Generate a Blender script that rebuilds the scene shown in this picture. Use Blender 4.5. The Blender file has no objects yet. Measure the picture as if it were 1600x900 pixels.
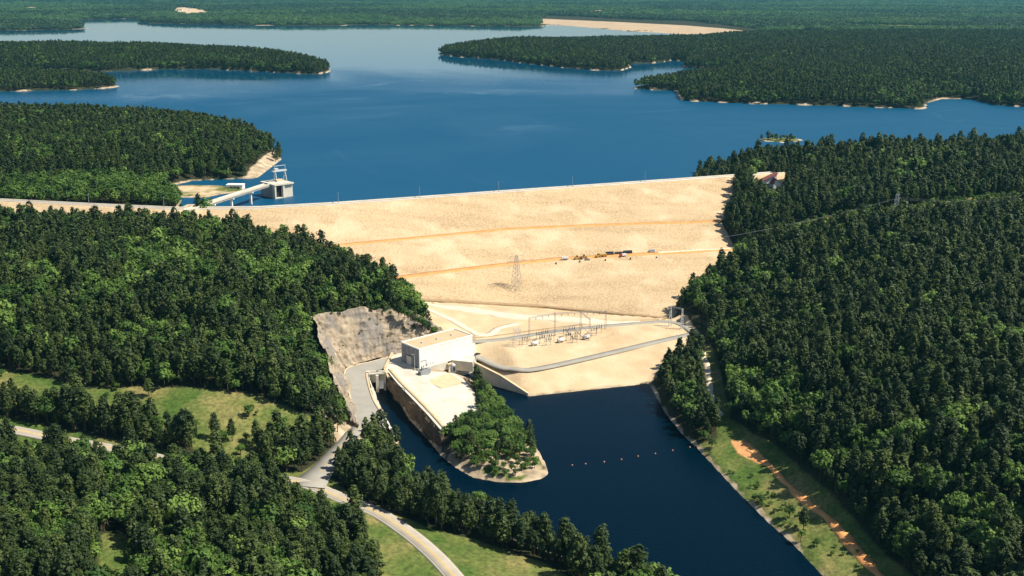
import bpy, math, random
import numpy as np
from mathutils import Vector, Matrix

S = bpy.context.scene
COL = S.collection
R = math.radians

# ------------------------------------------------------------------ camera, sky, sun, exposure
F = 1716.0                       # focal length in pixels of the 1600 px wide photograph
PITCH = math.atan(480.0 / F)
CAM = np.array((0.0, 0.0, 262.0))
cam = bpy.data.cameras.new("camera")
cam.sensor_width = 36.0
cam.lens = 36.0 * F / 1600.0
cam.clip_start = 1.0
cam.clip_end = 60000.0
camo = bpy.data.objects.new("camera", cam)
camo.location = CAM
camo.rotation_euler = (math.pi / 2 - PITCH, 0, 0)
COL.objects.link(camo)
S.camera = camo

SUN_DIR = np.array((1.0, -0.16, 0.0)); SUN_DIR /= np.linalg.norm(SUN_DIR)   # towards the sun, level
SUN_EL = R(53)
world = bpy.data.worlds.new("World")
S.world = world
world.use_nodes = True
wn = world.node_tree.nodes
bg = wn["Background"]
sky = wn.new("ShaderNodeTexSky")
sky.sky_type = 'NISHITA'
sky.sun_disc = False
sky.sun_elevation = SUN_EL
sky.sun_rotation = math.atan2(SUN_DIR[0], SUN_DIR[1])
sky.altitude = 300
sky.air_density = 1.0
sky.dust_density = 0.8
sky.ozone_density = 2.5
world.node_tree.links.new(sky.outputs[0], bg.inputs[0])
bg.inputs[1].default_value = 0.08
sl = bpy.data.lights.new("sun", 'SUN')
sl.energy = 5.0
sl.angle = R(0.5)
sl.color = (1.0, 0.93, 0.80)
slo = bpy.data.objects.new("sun", sl)
d = Vector((SUN_DIR[0] * math.cos(SUN_EL), SUN_DIR[1] * math.cos(SUN_EL), math.sin(SUN_EL)))
slo.rotation_euler = d.to_track_quat('Z', 'Y').to_euler()
slo.location = (600, 300, 500)
COL.objects.link(slo)
S.view_settings.view_transform = 'Standard'
S.view_settings.look = 'None'
S.view_settings.gamma = 1.0
S.view_settings.exposure = 0.5
S.cycles.use_denoising = True
S.cycles.max_bounces = 5
S.cycles.diffuse_bounces = 2
S.cycles.glossy_bounces = 2
S.cycles.transmission_bounces = 2
S.cycles.transparent_max_bounces = 4
S.cycles.volume_bounces = 0

ZR = 57.0        # reservoir level
ZC = 70.0        # dam crest
random.seed(7)
rng = np.random.default_rng(11)

# ------------------------------------------------------------------ projection helpers
cp, sp = math.cos(PITCH), math.sin(PITCH)
def ray(u, v):
    a, b = (u - 800.0) / F, (450.0 - v) / F
    return np.array((a, cp + b * sp, -sp + b * cp))
def P(u, v, z=0.0):
    r = ray(u, v)
    return CAM + r * ((z - CAM[2]) / r[2])
def PX(x, y, z):
    """world to photograph pixel (arrays)"""
    dx, dy, dz = x - CAM[0], y - CAM[1], z - CAM[2]
    dep = dy * cp - dz * sp
    up = dy * sp + dz * cp
    dep = np.maximum(dep, 1e-3)
    return 800 + F * dx / dep, 450 - F * up / dep, dep
def PL(pts, z=None):
    return np.array([P(*p)[:2] if z is None else P(p[0], p[1], z)[:2] for p in pts])

# ------------------------------------------------------------------ numpy noise and polygon tools
def vnoise(x, y, seed=0):
    xi, yi = np.floor(x).astype(np.int64), np.floor(y).astype(np.int64)
    fx, fy = x - xi, y - yi
    fx, fy = fx * fx * (3 - 2 * fx), fy * fy * (3 - 2 * fy)
    def h(a, b):
        n = (a * 374761393 + b * 668265263 + seed * 2246822519) & 0xffffffff
        n = ((n ^ (n >> 13)) * 1274126177) & 0xffffffff
        return ((n ^ (n >> 16)) & 0xffff) / 65535.0
    return (h(xi, yi) * (1 - fx) + h(xi + 1, yi) * fx) * (1 - fy) + (h(xi, yi + 1) * (1 - fx) + h(xi + 1, yi + 1) * fx) * fy
def fbm(x, y, scale, oct=3, seed=0):
    s, a, t = 0, 1.0, 0
    for i in range(oct):
        s = s + a * vnoise(x / scale + 31.7 * i, y / scale - 17.3 * i, seed + i); t += a
        a *= 0.5; scale *= 0.5
    return s / t
def sdist(x, y, poly):
    """signed distance, positive inside"""
    shp = x.shape
    x, y = x.ravel(), y.ravel()
    d2 = np.full(x.shape, 1e18); inside = np.zeros(x.shape, bool)
    n = len(poly)
    for i in range(n):
        ax, ay = poly[i]; bx, by = poly[(i + 1) % n]
        ex, ey = bx - ax, by - ay
        l2 = ex * ex + ey * ey + 1e-9
        t = np.clip(((x - ax) * ex + (y - ay) * ey) / l2, 0, 1)
        dx, dy = x - ax - t * ex, y - ay - t * ey
        d2 = np.minimum(d2, dx * dx + dy * dy)
        if abs(by - ay) > 1e-9:
            c = ((ay > y) != (by > y)) & (x < ex * (y - ay) / (by - ay) + ax)
            inside ^= c
    d = np.sqrt(d2)
    return np.where(inside, d, -d).reshape(shp)
def inside(x, y, poly):
    r = np.zeros(x.shape, bool)
    n = len(poly)
    for i in range(n):
        ax, ay = poly[i]; bx, by = poly[(i + 1) % n]
        if abs(by - ay) < 1e-9: continue
        r ^= ((ay > y) != (by > y)) & (x < (bx - ax) * (y - ay) / (by - ay) + ax)
    return r

# ------------------------------------------------------------------ materials
def mat(name, c1, c2=None, scale=1.0, rough=0.85, bump=0.0, bscale=None, detail=4.0, c3=None, spec=0.3, lo=0.35, hi=0.65, metal=0.0, big=None):
    m = bpy.data.materials.new(name); m.use_nodes = True
    nt = m.node_tree; b = nt.nodes["Principled BSDF"]
    b.inputs["Roughness"].default_value = rough
    b.inputs["Metallic"].default_value = metal
    b.inputs["Specular IOR Level"].default_value = spec
    geo = nt.nodes.new("ShaderNodeNewGeometry")
    if c2 is None:
        c2 = tuple(min(1, c * 0.8) for c in c1)
    n = nt.nodes.new("ShaderNodeTexNoise"); n.inputs["Scale"].default_value = scale; n.inputs["Detail"].default_value = detail
    nt.links.new(geo.outputs["Position"], n.inputs["Vector"])
    rp = nt.nodes.new("ShaderNodeValToRGB")
    rp.color_ramp.elements[0].position = lo; rp.color_ramp.elements[1].position = hi
    rp.color_ramp.elements[0].color = (*c1, 1); rp.color_ramp.elements[1].color = (*c2, 1)
    if c3 is not None:
        e = rp.color_ramp.elements.new((lo + hi) / 2); e.color = (*c3, 1)
    nt.links.new(n.outputs["Fac"], rp.inputs["Fac"])
    out = rp.outputs["Color"]
    if big is not None:
        n2 = nt.nodes.new("ShaderNodeTexNoise"); n2.inputs["Scale"].default_value = big[0]; n2.inputs["Detail"].default_value = 5
        nt.links.new(geo.outputs["Position"], n2.inputs["Vector"])
        mr = nt.nodes.new("ShaderNodeMapRange"); mr.inputs[1].default_value = 0.48; mr.inputs[2].default_value = 0.68
        mr.inputs[4].default_value = big[2]
        nt.links.new(n2.outputs["Fac"], mr.inputs[0])
        mx = nt.nodes.new("ShaderNodeMix"); mx.data_type = 'RGBA'
        nt.links.new(mr.outputs[0], mx.inputs[0]); nt.links.new(out, mx.inputs[6]); mx.inputs[7].default_value = (*big[1], 1)
        out = mx.outputs[2]
    nt.links.new(out, b.inputs["Base Color"])
    if bump > 0:
        bn = nt.nodes.new("ShaderNodeTexNoise"); bn.inputs["Scale"].default_value = bscale or scale * 3; bn.inputs["Detail"].default_value = 5
        nt.links.new(geo.outputs["Position"], bn.inputs["Vector"])
        bp = nt.nodes.new("ShaderNodeBump"); bp.inputs["Strength"].default_value = bump; bp.inputs["Distance"].default_value = 0.6
        nt.links.new(bn.outputs["Fac"], bp.inputs["Height"]); nt.links.new(bp.outputs[0], b.inputs["Normal"])
    return m

def leaf_mat(name, ca, cb, trans=0.25, cm=None):
    m = bpy.data.materials.new(name); m.use_nodes = True
    nt = m.node_tree; b = nt.nodes["Principled BSDF"]
    b.inputs["Roughness"].default_value = 0.6; b.inputs["Specular IOR Level"].default_value = 0.25
    oi = nt.nodes.new("ShaderNodeObjectInfo")
    geo = nt.nodes.new("ShaderNodeNewGeometry")
    n = nt.nodes.new("ShaderNodeTexNoise"); n.inputs["Scale"].default_value = 0.45; n.inputs["Detail"].default_value = 2
    nt.links.new(geo.outputs["Position"], n.inputs["Vector"])
    mm = nt.nodes.new("ShaderNodeMath"); mm.operation = 'MULTIPLY_ADD'; mm.inputs[1].default_value = 0.7; mm.inputs[2].default_value = -0.20
    nt.links.new(n.outputs["Fac"], mm.inputs[0])
    ad = nt.nodes.new("ShaderNodeMath"); ad.operation = 'MULTIPLY_ADD'; ad.inputs[1].default_value = 0.75
    nt.links.new(oi.outputs["Random"], ad.inputs[0]); nt.links.new(mm.outputs[0], ad.inputs[2]); ad.use_clamp = True
    rp = nt.nodes.new("ShaderNodeValToRGB"); e = rp.color_ramp.elements
    e[0].position, e[0].color = 0.0, (*ca, 1); e[1].position, e[1].color = 1.0, (*cb, 1)
    k = e.new(0.55); k.color = (*(cm or tuple((p + q) / 2 for p, q in zip(ca, cb))), 1)
    nt.links.new(ad.outputs[0], rp.inputs[0])
    class mx: outputs = {2: rp.outputs[0]}
    nt.links.new(rp.outputs[0], b.inputs["Base Color"])
    tr = nt.nodes.new("ShaderNodeBsdfTranslucent")
    nt.links.new(mx.outputs[2], tr.inputs["Color"])
    ms = nt.nodes.new("ShaderNodeMixShader"); ms.inputs[0].default_value = trans
    nt.links.new(b.outputs[0], ms.inputs[1]); nt.links.new(tr.outputs[0], ms.inputs[2])
    nt.links.new(ms.outputs[0], nt.nodes["Material Output"].inputs["Surface"])
    return m

def water_mat(name, body, rough, bscale, bstr, streak=0.0, calm=None):
    m = bpy.data.materials.new(name); m.use_nodes = True
    nt = m.node_tree; b = nt.nodes["Principled BSDF"]
    b.inputs["Base Color"].default_value = (*body, 1)
    b.inputs["Roughness"].default_value = rough
    b.inputs["IOR"].default_value = 1.33
    geo = nt.nodes.new("ShaderNodeNewGeometry")
    n = nt.nodes.new("ShaderNodeTexNoise"); n.inputs["Scale"].default_value = bscale; n.inputs["Detail"].default_value = 4
    nt.links.new(geo.outputs["Position"], n.inputs["Vector"])
    bp = nt.nodes.new("ShaderNodeBump"); bp.inputs["Strength"].default_value = bstr; bp.inputs["Distance"].default_value = 1.0
    nt.links.new(n.outputs["Fac"], bp.inputs["Height"]); nt.links.new(bp.outputs[0], b.inputs["Normal"])
    if streak:
        def nz(sc, det, dist):
            q = nt.nodes.new("ShaderNodeTexNoise"); q.inputs["Scale"].default_value = sc; q.inputs["Detail"].default_value = det; q.inputs["Distortion"].default_value = dist
            nt.links.new(geo.outputs["Position"], q.inputs["Vector"]); return q.outputs["Fac"]
        def mp(f, a, b_, c, d_):
            q = nt.nodes.new("ShaderNodeMapRange"); q.inputs[1].default_value = a; q.inputs[2].default_value = b_; q.inputs[3].default_value = c; q.inputs[4].default_value = d_
            nt.links.new(f, q.inputs[0]); return q.outputs[0]
        def mt(op, a, b_):
            q = nt.nodes.new("ShaderNodeMath"); q.operation = op
            for k_, v_ in enumerate((a, b_)):
                if isinstance(v_, (int, float)): q.inputs[k_].default_value = v_
                else: nt.links.new(v_, q.inputs[k_])
            return q.outputs[0]
        ridge = mt('ABSOLUTE', mt('SUBTRACT', nz(0.0022, 4, 1.2), 0.5), 0)
        slick = mp(ridge, 0.008, 0.03, 1.0, 0.0)                       # calm slicks along wandering lines
        slick = mt('MULTIPLY', slick, mp(nz(0.003, 3, 0.3), 0.54, 0.68, 0.0, 1.0))
        broad_ = mp(nz(0.0035, 6, 1.0), 0.35, 0.7, rough - streak, rough + streak)
        ro = mt('MULTIPLY', broad_, mt('SUBTRACT', 1.0, mt('MULTIPLY', slick, 0.42)))
        if calm:                                                      # sheltered calm water beyond the points, wind-ruffled water this side
            sx = nt.nodes.new("ShaderNodeSeparateXYZ"); nt.links.new(geo.outputs["Position"], sx.inputs[0])
            yy = mt('ADD', sx.outputs[1], mp(nz(0.0012, 5, 0.8), 0.25, 0.75, -450.0, 450.0))
            far_ = mp(yy, calm[0], calm[1], 0.0, 1.0)
            mxr = nt.nodes.new("ShaderNodeMix"); mxr.data_type = 'FLOAT'; nt.links.new(far_, mxr.inputs[0]); nt.links.new(ro, mxr.inputs[2]); mxr.inputs[3].default_value = 0.03
            ro = mxr.outputs[0]
            nt.links.new(mp(far_, 0.0, 1.0, bstr, 0.02), bp.inputs["Strength"])
        nt.links.new(ro, b.inputs["Roughness"])
    return m

M = {}
M['lake'] = water_mat('lake_water', (0.0, 0.064, 0.135), 0.50, 0.35, 0.30, 0.08, (1750, 2750))
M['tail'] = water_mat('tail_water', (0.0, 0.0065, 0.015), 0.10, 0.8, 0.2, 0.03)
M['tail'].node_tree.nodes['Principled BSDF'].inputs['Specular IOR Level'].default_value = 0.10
def layered(name, c_lo, c_mid, c_hi, fine, streak, amt, patch_c, patch_scale, rough=0.95, bump=0.6, bscale=0.9, p_lo=0.52, p_hi=0.66, p_amt=0.7, f_lo=0.28, f_hi=0.72):
    m = bpy.data.materials.new(name); m.use_nodes = True
    nt = m.node_tree; b = nt.nodes["Principled BSDF"]; b.inputs["Roughness"].default_value = rough; b.inputs["Specular IOR Level"].default_value = 0.15
    geo = nt.nodes.new("ShaderNodeNewGeometry")
    def noise(sc, det, stretch=None, dist=0.0):
        n = nt.nodes.new("ShaderNodeTexNoise"); n.inputs["Scale"].default_value = sc; n.inputs["Detail"].default_value = det; n.inputs["Distortion"].default_value = dist
        if stretch:
            mp = nt.nodes.new("ShaderNodeMapping"); mp.inputs["Scale"].default_value = stretch
            nt.links.new(geo.outputs["Position"], mp.inputs["Vector"]); nt.links.new(mp.outputs[0], n.inputs["Vector"])
        else: nt.links.new(geo.outputs["Position"], n.inputs["Vector"])
        return n.outputs["Fac"]
    a, st = noise(fine, 9), noise(1.0, 7, streak, 0.6)
    mx = nt.nodes.new("ShaderNodeMix"); mx.data_type = 'FLOAT'; mx.inputs[0].default_value = amt
    nt.links.new(a, mx.inputs[2]); nt.links.new(st, mx.inputs[3])
    rp = nt.nodes.new("ShaderNodeValToRGB"); e = rp.color_ramp.elements
    e[0].position, e[0].color = f_lo, (*c_lo, 1); e[1].position, e[1].color = f_hi, (*c_hi, 1)
    k = e.new((f_lo + f_hi) / 2); k.color = (*c_mid, 1)
    nt.links.new(mx.outputs[0], rp.inputs[0])
    pn = noise(patch_scale, 6, None, 0.4)
    mr = nt.nodes.new("ShaderNodeMapRange"); mr.inputs[1].default_value = p_lo; mr.inputs[2].default_value = p_hi; mr.inputs[4].default_value = p_amt
    nt.links.new(pn, mr.inputs[0])
    m2 = nt.nodes.new("ShaderNodeMix"); m2.data_type = 'RGBA'
    nt.links.new(mr.outputs[0], m2.inputs[0]); nt.links.new(rp.outputs[0], m2.inputs[6]); m2.inputs[7].default_value = (*patch_c, 1)
    nt.links.new(m2.outputs[2], b.inputs["Base Color"])
    bp = nt.nodes.new("ShaderNodeBump"); bp.inputs["Strength"].default_value = bump; bp.inputs["Distance"].default_value = 0.8
    nt.links.new(noise(bscale, 6), bp.inputs["Height"]); nt.links.new(bp.outputs[0], b.inputs["Normal"])
    return m
M['dam'] = layered('dam_face', (0.30, 0.20, 0.11), (0.51, 0.375, 0.215), (0.61, 0.465, 0.29), 0.6, (0.012, 0.06, 0.06), 0.45, (0.65, 0.50, 0.32), 0.03, bump=0.9, bscale=0.5)
M['orange'] = mat('orange_clay', (0.64, 0.27, 0.085), (0.70, 0.36, 0.13), scale=0.15, rough=0.95, bump=0.3)
M['gravel'] = mat('pale_gravel', (0.66, 0.55, 0.38), (0.72, 0.62, 0.46), scale=0.2, rough=0.95, bump=0.2)
M['ditch'] = mat('brown_ditch', (0.42, 0.29, 0.16), (0.34, 0.235, 0.125), scale=0.3, rough=0.95)
M['asphalt'] = mat('worn_asphalt', (0.30, 0.28, 0.235), (0.35, 0.33, 0.28), scale=0.12, rough=0.9, bump=0.1)
M['road'] = mat('pale_road', (0.37, 0.325, 0.255), (0.43, 0.38, 0.30), scale=0.15, rough=0.9, bump=0.1)
M['yellow'] = mat('yellow_line', (0.70, 0.48, 0.10), (0.62, 0.42, 0.10), scale=0.5)
M['whiteline'] = mat('white_line', (0.75, 0.73, 0.66), (0.66, 0.64, 0.58), scale=0.5)
M['concrete'] = mat('concrete', (0.60, 0.56, 0.46), (0.50, 0.46, 0.37), scale=0.15, rough=0.9, bump=0.15, detail=7, big=(0.06, (0.66, 0.62, 0.52), 0.7))
M['shade_concrete'] = mat('shade_dark_concrete', (0.36, 0.34, 0.30), (0.26, 0.25, 0.225), scale=0.12, rough=0.9, detail=7)  # concrete lowered in tone to carry the tower's shaded side
M['tan_concrete'] = mat('tan_concrete', (0.62, 0.48, 0.30), (0.56, 0.42, 0.25), scale=0.25, rough=0.9)
M['roofdeck'] = mat('roof_gravel', (0.56, 0.43, 0.26), (0.50, 0.37, 0.22), scale=0.4, rough=0.95, big=(0.05, (0.60, 0.48, 0.31), 0.6))
M['white'] = mat('white_wall', (0.86, 0.84, 0.77), (0.82, 0.79, 0.72), scale=0.15, rough=0.8)
M['panel'] = mat('wall_panel', (0.24, 0.26, 0.28), (0.18, 0.20, 0.22), scale=0.3, rough=0.7)  # grey puts the end wall's shade into the panel colour
M['dark'] = mat('dark_opening', (0.02, 0.02, 0.022), (0.03, 0.03, 0.03), rough=0.6)
M['steel'] = mat('grey_steel', (0.36, 0.38, 0.37), (0.29, 0.31, 0.31), rough=0.5, metal=0.3)
M['palesteel'] = mat('pale_steel', (0.55, 0.57, 0.55), (0.47, 0.49, 0.48), rough=0.5)
M['insul'] = mat('brown_insulator', (0.09, 0.06, 0.045), (0.06, 0.04, 0.03), rough=0.3)
M['rock'] = layered('cut_rock', (0.12, 0.095, 0.07), (0.31, 0.25, 0.175), (0.46, 0.375, 0.265), 0.25, (0.16, 0.16, 0.035), 0.6, (0.20, 0.185, 0.17), 0.06, bump=1.0, bscale=0.5, p_lo=0.5, p_hi=0.62, p_amt=0.75, f_lo=0.33, f_hi=0.66)
M['shade_rock'] = mat('shade_dark_quarried_rock', (0.17, 0.12, 0.075), (0.06, 0.048, 0.034), scale=0.12, rough=0.95, bump=0.8, bscale=0.6, detail=9)  # quarried rock, colour darkened to paint in the channel wall's shade
M['redroof'] = mat('red_roof', (0.26, 0.085, 0.065), (0.22, 0.07, 0.055), scale=0.6, rough=0.8)
M['redpaint'] = mat('red_paint', (0.45, 0.03, 0.02), (0.40, 0.025, 0.02), rough=0.35, spec=0.5)
M['blackpaint'] = mat('black_paint', (0.015, 0.017, 0.025), (0.02, 0.02, 0.03), rough=0.3, spec=0.5)
M['bluepaint'] = mat('dark_blue_paint', (0.02, 0.03, 0.07), (0.025, 0.035, 0.08), rough=0.3, spec=0.5)
M['whitepaint'] = mat('white_paint', (0.78, 0.77, 0.74), (0.72, 0.71, 0.68), rough=0.35, spec=0.5)
M['greypaint'] = mat('grey_paint', (0.30, 0.32, 0.34), (0.26, 0.28, 0.30), rough=0.4, spec=0.5)
M['yellowpaint'] = mat('yellow_paint', (0.62, 0.34, 0.04), (0.55, 0.30, 0.04), rough=0.4, spec=0.5)
M['rubber'] = mat('rubber', (0.02, 0.02, 0.02), (0.03, 0.03, 0.03), rough=0.8)
M['glass'] = mat('glass', (0.02, 0.03, 0.04), (0.03, 0.04, 0.05), rough=0.08, spec=0.6)
M['bark'] = mat('pine_bark', (0.10, 0.065, 0.04), (0.07, 0.045, 0.03), scale=1.5, rough=0.95)
M['buoy'] = mat('orange_float', (0.80, 0.38, 0.20), (0.74, 0.32, 0.16), rough=0.4)
M['pine'] = leaf_mat('pine_needles', (0.012, 0.028, 0.007), (0.086, 0.118, 0.024), 0.15, (0.040, 0.066, 0.014))
M['oak'] = leaf_mat('oak_leaves', (0.024, 0.068, 0.012), (0.125, 0.22, 0.034), 0.3)
M['lime'] = leaf_mat('spring_leaves', (0.085, 0.175, 0.030), (0.20, 0.30, 0.06), 0.3)
M['pine_far'] = leaf_mat('haze_paled_pine_canopy', (0.026, 0.055, 0.024), (0.062, 0.105, 0.040), 0.1)  # both far canopies raised in colour to paint in distant haze
M['oak_far'] = leaf_mat('haze_paled_leafy_canopy', (0.050, 0.115, 0.035), (0.105, 0.19, 0.055), 0.15)
M['rust'] = leaf_mat('dead_needles', (0.13, 0.030, 0.022), (0.16, 0.06, 0.03), 0.15)

M['gravel_tan'] = mat('tan_earth', (0.50, 0.37, 0.23), (0.43, 0.31, 0.19), scale=0.02, rough=0.95)
def haze_mat(density):
    m = bpy.data.materials.new('haze'); m.use_nodes = True
    nt = m.node_tree; nt.nodes.remove(nt.nodes['Principled BSDF'])
    v = nt.nodes.new('ShaderNodeVolumePrincipled')
    v.inputs['Color'].default_value = (0.14, 0.60, 0.80, 1); v.inputs['Density'].default_value = density; v.inputs['Anisotropy'].default_value = 0.2
    nt.links.new(v.outputs[0], nt.nodes['Material Output'].inputs['Volume'])
    return m
M['haze'] = haze_mat(2.7e-5)

# ------------------------------------------------------------------ mesh helpers
def tag(o, label=None, cat=None, group=None, kind=None):
    if label: o["label"] = label
    if cat: o["category"] = cat
    if group: o["group"] = group
    if kind: o["kind"] = kind
    return o
def obj(name, me, parent=None):
    o = bpy.data.objects.new(name, me); COL.objects.link(o)
    if parent is not None: o.parent = parent
    return o
def empty(name, loc, rz=0.0):
    o = bpy.data.objects.new(name, None); COL.objects.link(o)
    o.empty_display_size = 1.0
    o.location = tuple(float(c) for c in loc); o.rotation_euler = (0, 0, rz)
    return o
class MB:
    def __init__(self): self.v = []; self.f = []
    def add(self, vs, fs):
        n = len(self.v); self.v += [tuple(float(c) for c in p) for p in vs]; self.f += [tuple(i + n for i in q) for q in fs]; return self
    def box(self, x0, x1, y0, y1, z0, z1):
        return self.hexa([(x0, y0, z0), (x1, y0, z0), (x1, y1, z0), (x0, y1, z0)], [(x0, y0, z1), (x1, y0, z1), (x1, y1, z1), (x0, y1, z1)])
    def hexa(self, b, t):
        return self.add(list(b) + list(t), [(3, 2, 1, 0), (4, 5, 6, 7), (0, 1, 5, 4), (1, 2, 6, 5), (2, 3, 7, 6), (3, 0, 4, 7)])
    def prism(self, pts, z0, z1):
        """pts counter-clockwise (x,y); z0/z1 numbers or lists"""
        n = len(pts)
        za = z0 if hasattr(z0, '__len__') else [z0] * n
        zb = z1 if hasattr(z1, '__len__') else [z1] * n
        vs = [(p[0], p[1], a) for p, a in zip(pts, za)] + [(p[0], p[1], b) for p, b in zip(pts, zb)]
        return self.add(vs, [tuple(range(n - 1, -1, -1)), tuple(range(n, 2 * n))] + [(i, (i + 1) % n, n + (i + 1) % n, n + i) for i in range(n)])
    def bar(self, p, q, w, h=None):
        h = h or w
        p, q = Vector(p), Vector(q); d = (q - p)
        if d.length < 1e-6: return self
        d.normalize()
        a = d.cross(Vector((0, 0, 1)))
        if a.length < 1e-3: a = Vector((1, 0, 0))
        a.normalize(); b = a.cross(d); a = a * w / 2; b = b * h / 2
        return self.hexa([p - a - b, p + a - b, p + a + b, p - a + b], [q - a - b, q + a - b, q + a + b, q - a + b])
    def cyl(self, p, q, r0, r1=None, n=8):
        r1 = r0 if r1 is None else r1
        p, q = Vector(p), Vector(q); d = (q - p).normalized()
        a = d.cross(Vector((0, 0, 1)))
        if a.length < 1e-3: a = Vector((1, 0, 0))
        a.normalize(); b = d.cross(a)
        vs = []
        for c, r in ((p, r0), (q, r1)):
            for i in range(n):
                t = 2 * math.pi * i / n
                vs.append(c + a * (r * math.cos(t)) + b * (r * math.sin(t)))
        return self.add(vs, [tuple(range(n - 1, -1, -1)), tuple(range(n, 2 * n))] + [(i, (i + 1) % n, n + (i + 1) % n, n + i) for i in range(n)])
    def lathe(self, prof, n=10, c=(0, 0, 0)):
        vs, fs = [], []
        for r, z in prof:
            for i in range(n):
                t = 2 * math.pi * i / n
                vs.append((c[0] + r * math.cos(t), c[1] + r * math.sin(t), c[2] + z))
        for k in range(len(prof) - 1):
            for i in range(n):
                fs.append((k * n + i, k * n + (i + 1) % n, (k + 1) * n + (i + 1) % n, (k + 1) * n + i))
        fs.append(tuple(range(n - 1, -1, -1))); fs.append(tuple(range((len(prof) - 1) * n, len(prof) * n)))
        return self.add(vs, fs)
    def mesh(self, name, m, smooth=False):
        me = bpy.data.meshes.new(name); me.from_pydata(self.v, [], self.f); me.materials.append(m)
        if smooth: me.polygons.foreach_set("use_smooth", [True] * len(me.polygons))
        me.update(); return me
    def build(self, name, m, parent=None, smooth=False):
        return obj(name, self.mesh(name, m, smooth), parent)
def grid_mesh(name, X, Y, Z, m, smooth=True):
    ny, nx = X.shape
    co = np.stack([X, Y, Z], -1).reshape(-1, 3).astype(np.float32)
    i = np.arange(nx * ny).reshape(ny, nx)
    q = np.stack([i[:-1, :-1], i[:-1, 1:], i[1:, 1:], i[1:, :-1]], -1).reshape(-1, 4).astype(np.int32)
    me = bpy.data.meshes.new(name)
    me.vertices.add(len(co)); me.vertices.foreach_set("co", co.ravel())
    me.loops.add(q.size); me.loops.foreach_set("vertex_index", q.ravel())
    me.polygons.add(len(q)); me.polygons.foreach_set("loop_start", np.arange(0, q.size, 4, dtype=np.int32))
    me.update(calc_edges=True)
    if smooth: me.polygons.foreach_set("use_smooth", np.ones(len(q), bool))
    if m: me.materials.append(m)
    me.validate()
    return me

# ------------------------------------------------------------------ the dam's lines (photo row, level)
US = np.arange(-460, 1275, 12.0)
def row(pts, z):
    pu = [p[0] for p in pts]; pv = [p[1] for p in pts]
    zs = np.interp(US, [p[0] for p in z], [p[1] for p in z]) if hasattr(z, '__len__') else np.full(US.shape, z)
    return np.array([P(u, np.interp(u, pu, pv), zz) for u, zz in zip(US, zs)])
CREST_PX = [(-460, 303), (0, 315), (135, 322), (270, 328), (400, 327), (527, 320), (655, 311), (779, 302), (895, 294), (1009, 286), (1150, 276), (1275, 267)]
crest = row(CREST_PX, ZC)
berm1 = row([(-460, 375), (0, 388), (300, 398), (489, 385), (660, 369), (795, 356), (930, 350), (1124, 344), (1275, 338)], 48.0)
berm2 = row([(-460, 441), (300, 461), (597, 434), (768, 413), (872, 402), (1020, 394), (1141, 387), (1275, 381)], 32.0)
toe = row([(-460, 455), (500, 458), (642, 467), (840, 478), (1042, 497), (1275, 520)], [(500, 24), (642, 21.5), (840, 11), (1042, 10), (1275, 10)])
fwd = np.array((0.0, 1.0, 0.0))
def shift(rw, dy, dz=0.0):
    r = rw.copy(); r[:, 1] += dy; r[:, 2] += dz; return r
ROWS = [shift(crest, 62, -26), shift(crest, 9.5), crest, berm1, shift(berm1, -10), berm2, shift(berm2, -11.5), toe]
def dam_z(x, y):
    zz = np.full(x.shape, 1e3)
    ys = [np.interp(x, r[:, 0], r[:, 1]) for r in ROWS]; zs = [np.interp(x, r[:, 0], r[:, 2]) for r in ROWS]
    out = np.where(y > ys[0], zs[0] - (y - ys[0]) * 0.4, zs[-1] + 0 * y)
    for k in range(len(ROWS) - 1):
        a = (ys[k] - y) / np.maximum(ys[k] - ys[k + 1], 0.1)
        m = (a >= 0) & (a <= 1)
        out = np.where(m, zs[k] * (1 - a) + zs[k + 1] * a, out)
    return out
DAM_POLY = PL([(290, 333, 70), (450, 388, 50), (560, 430, 33), (642, 470, 21), (840, 482, 11), (1045, 499, 10), (1075, 465, 17), (1165, 402, 29), (1122, 350, 46), (1137, 330, 52), (1150, 277, 70)])
DAM_POLY = np.vstack([DAM_POLY, DAM_POLY[-1] + (0, 70), P(1000, 286, 70)[:2] + (0, 70), P(700, 308, 70)[:2] + (0, 70), P(400, 327, 70)[:2] + (0, 60), DAM_POLY[0] + (0, 10)])

# ------------------------------------------------------------------ water and land outlines
TAIL_PX = [(587, 604), (600, 600), (612, 606), (640, 655), (668, 685), (690, 712), (712, 730), (740, 746), (780, 753), (815, 754), (845, 748), (857, 740), (850, 722), (838, 700), (825, 680), (800, 650), (775, 625), (755, 605), (735, 592), (712, 588), (736, 578), (750, 583), (780, 600), (826, 619), (920, 609), (1015, 599), (1022, 612), (1040, 645), (1068, 680), (1090, 700), (1150, 765), (1200, 815), (1242, 852), (1287, 900), (1340, 960), (1480, 1100), (1150, 1130), (1085, 990), (1050, 912), (1030, 899), (1000, 906), (900, 878), (800, 842), (730, 818), (690, 798), (650, 772), (636, 745), (628, 715), (622, 690), (608, 665), (596, 640), (587, 620)]
TAIL = PL(TAIL_PX, 0.0)
def L(px): return PL(px, ZR)
crest_up = [tuple(p) for p in (crest[:, :2] + np.array((0, 26.0)))[::4] if p[0] < P(1060, 280, 70)[0]]
NEAR = np.array(crest_up + [tuple(p) for p in L([(1078, 277), (1083, 270), (1110, 266), (1200, 262), (1300, 258), (1450, 254), (1600, 248), (1900, 238), (2600, 225)])] + [(3500, -900), (-3500, -900), (-3500, crest_up[0][1])])
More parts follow.
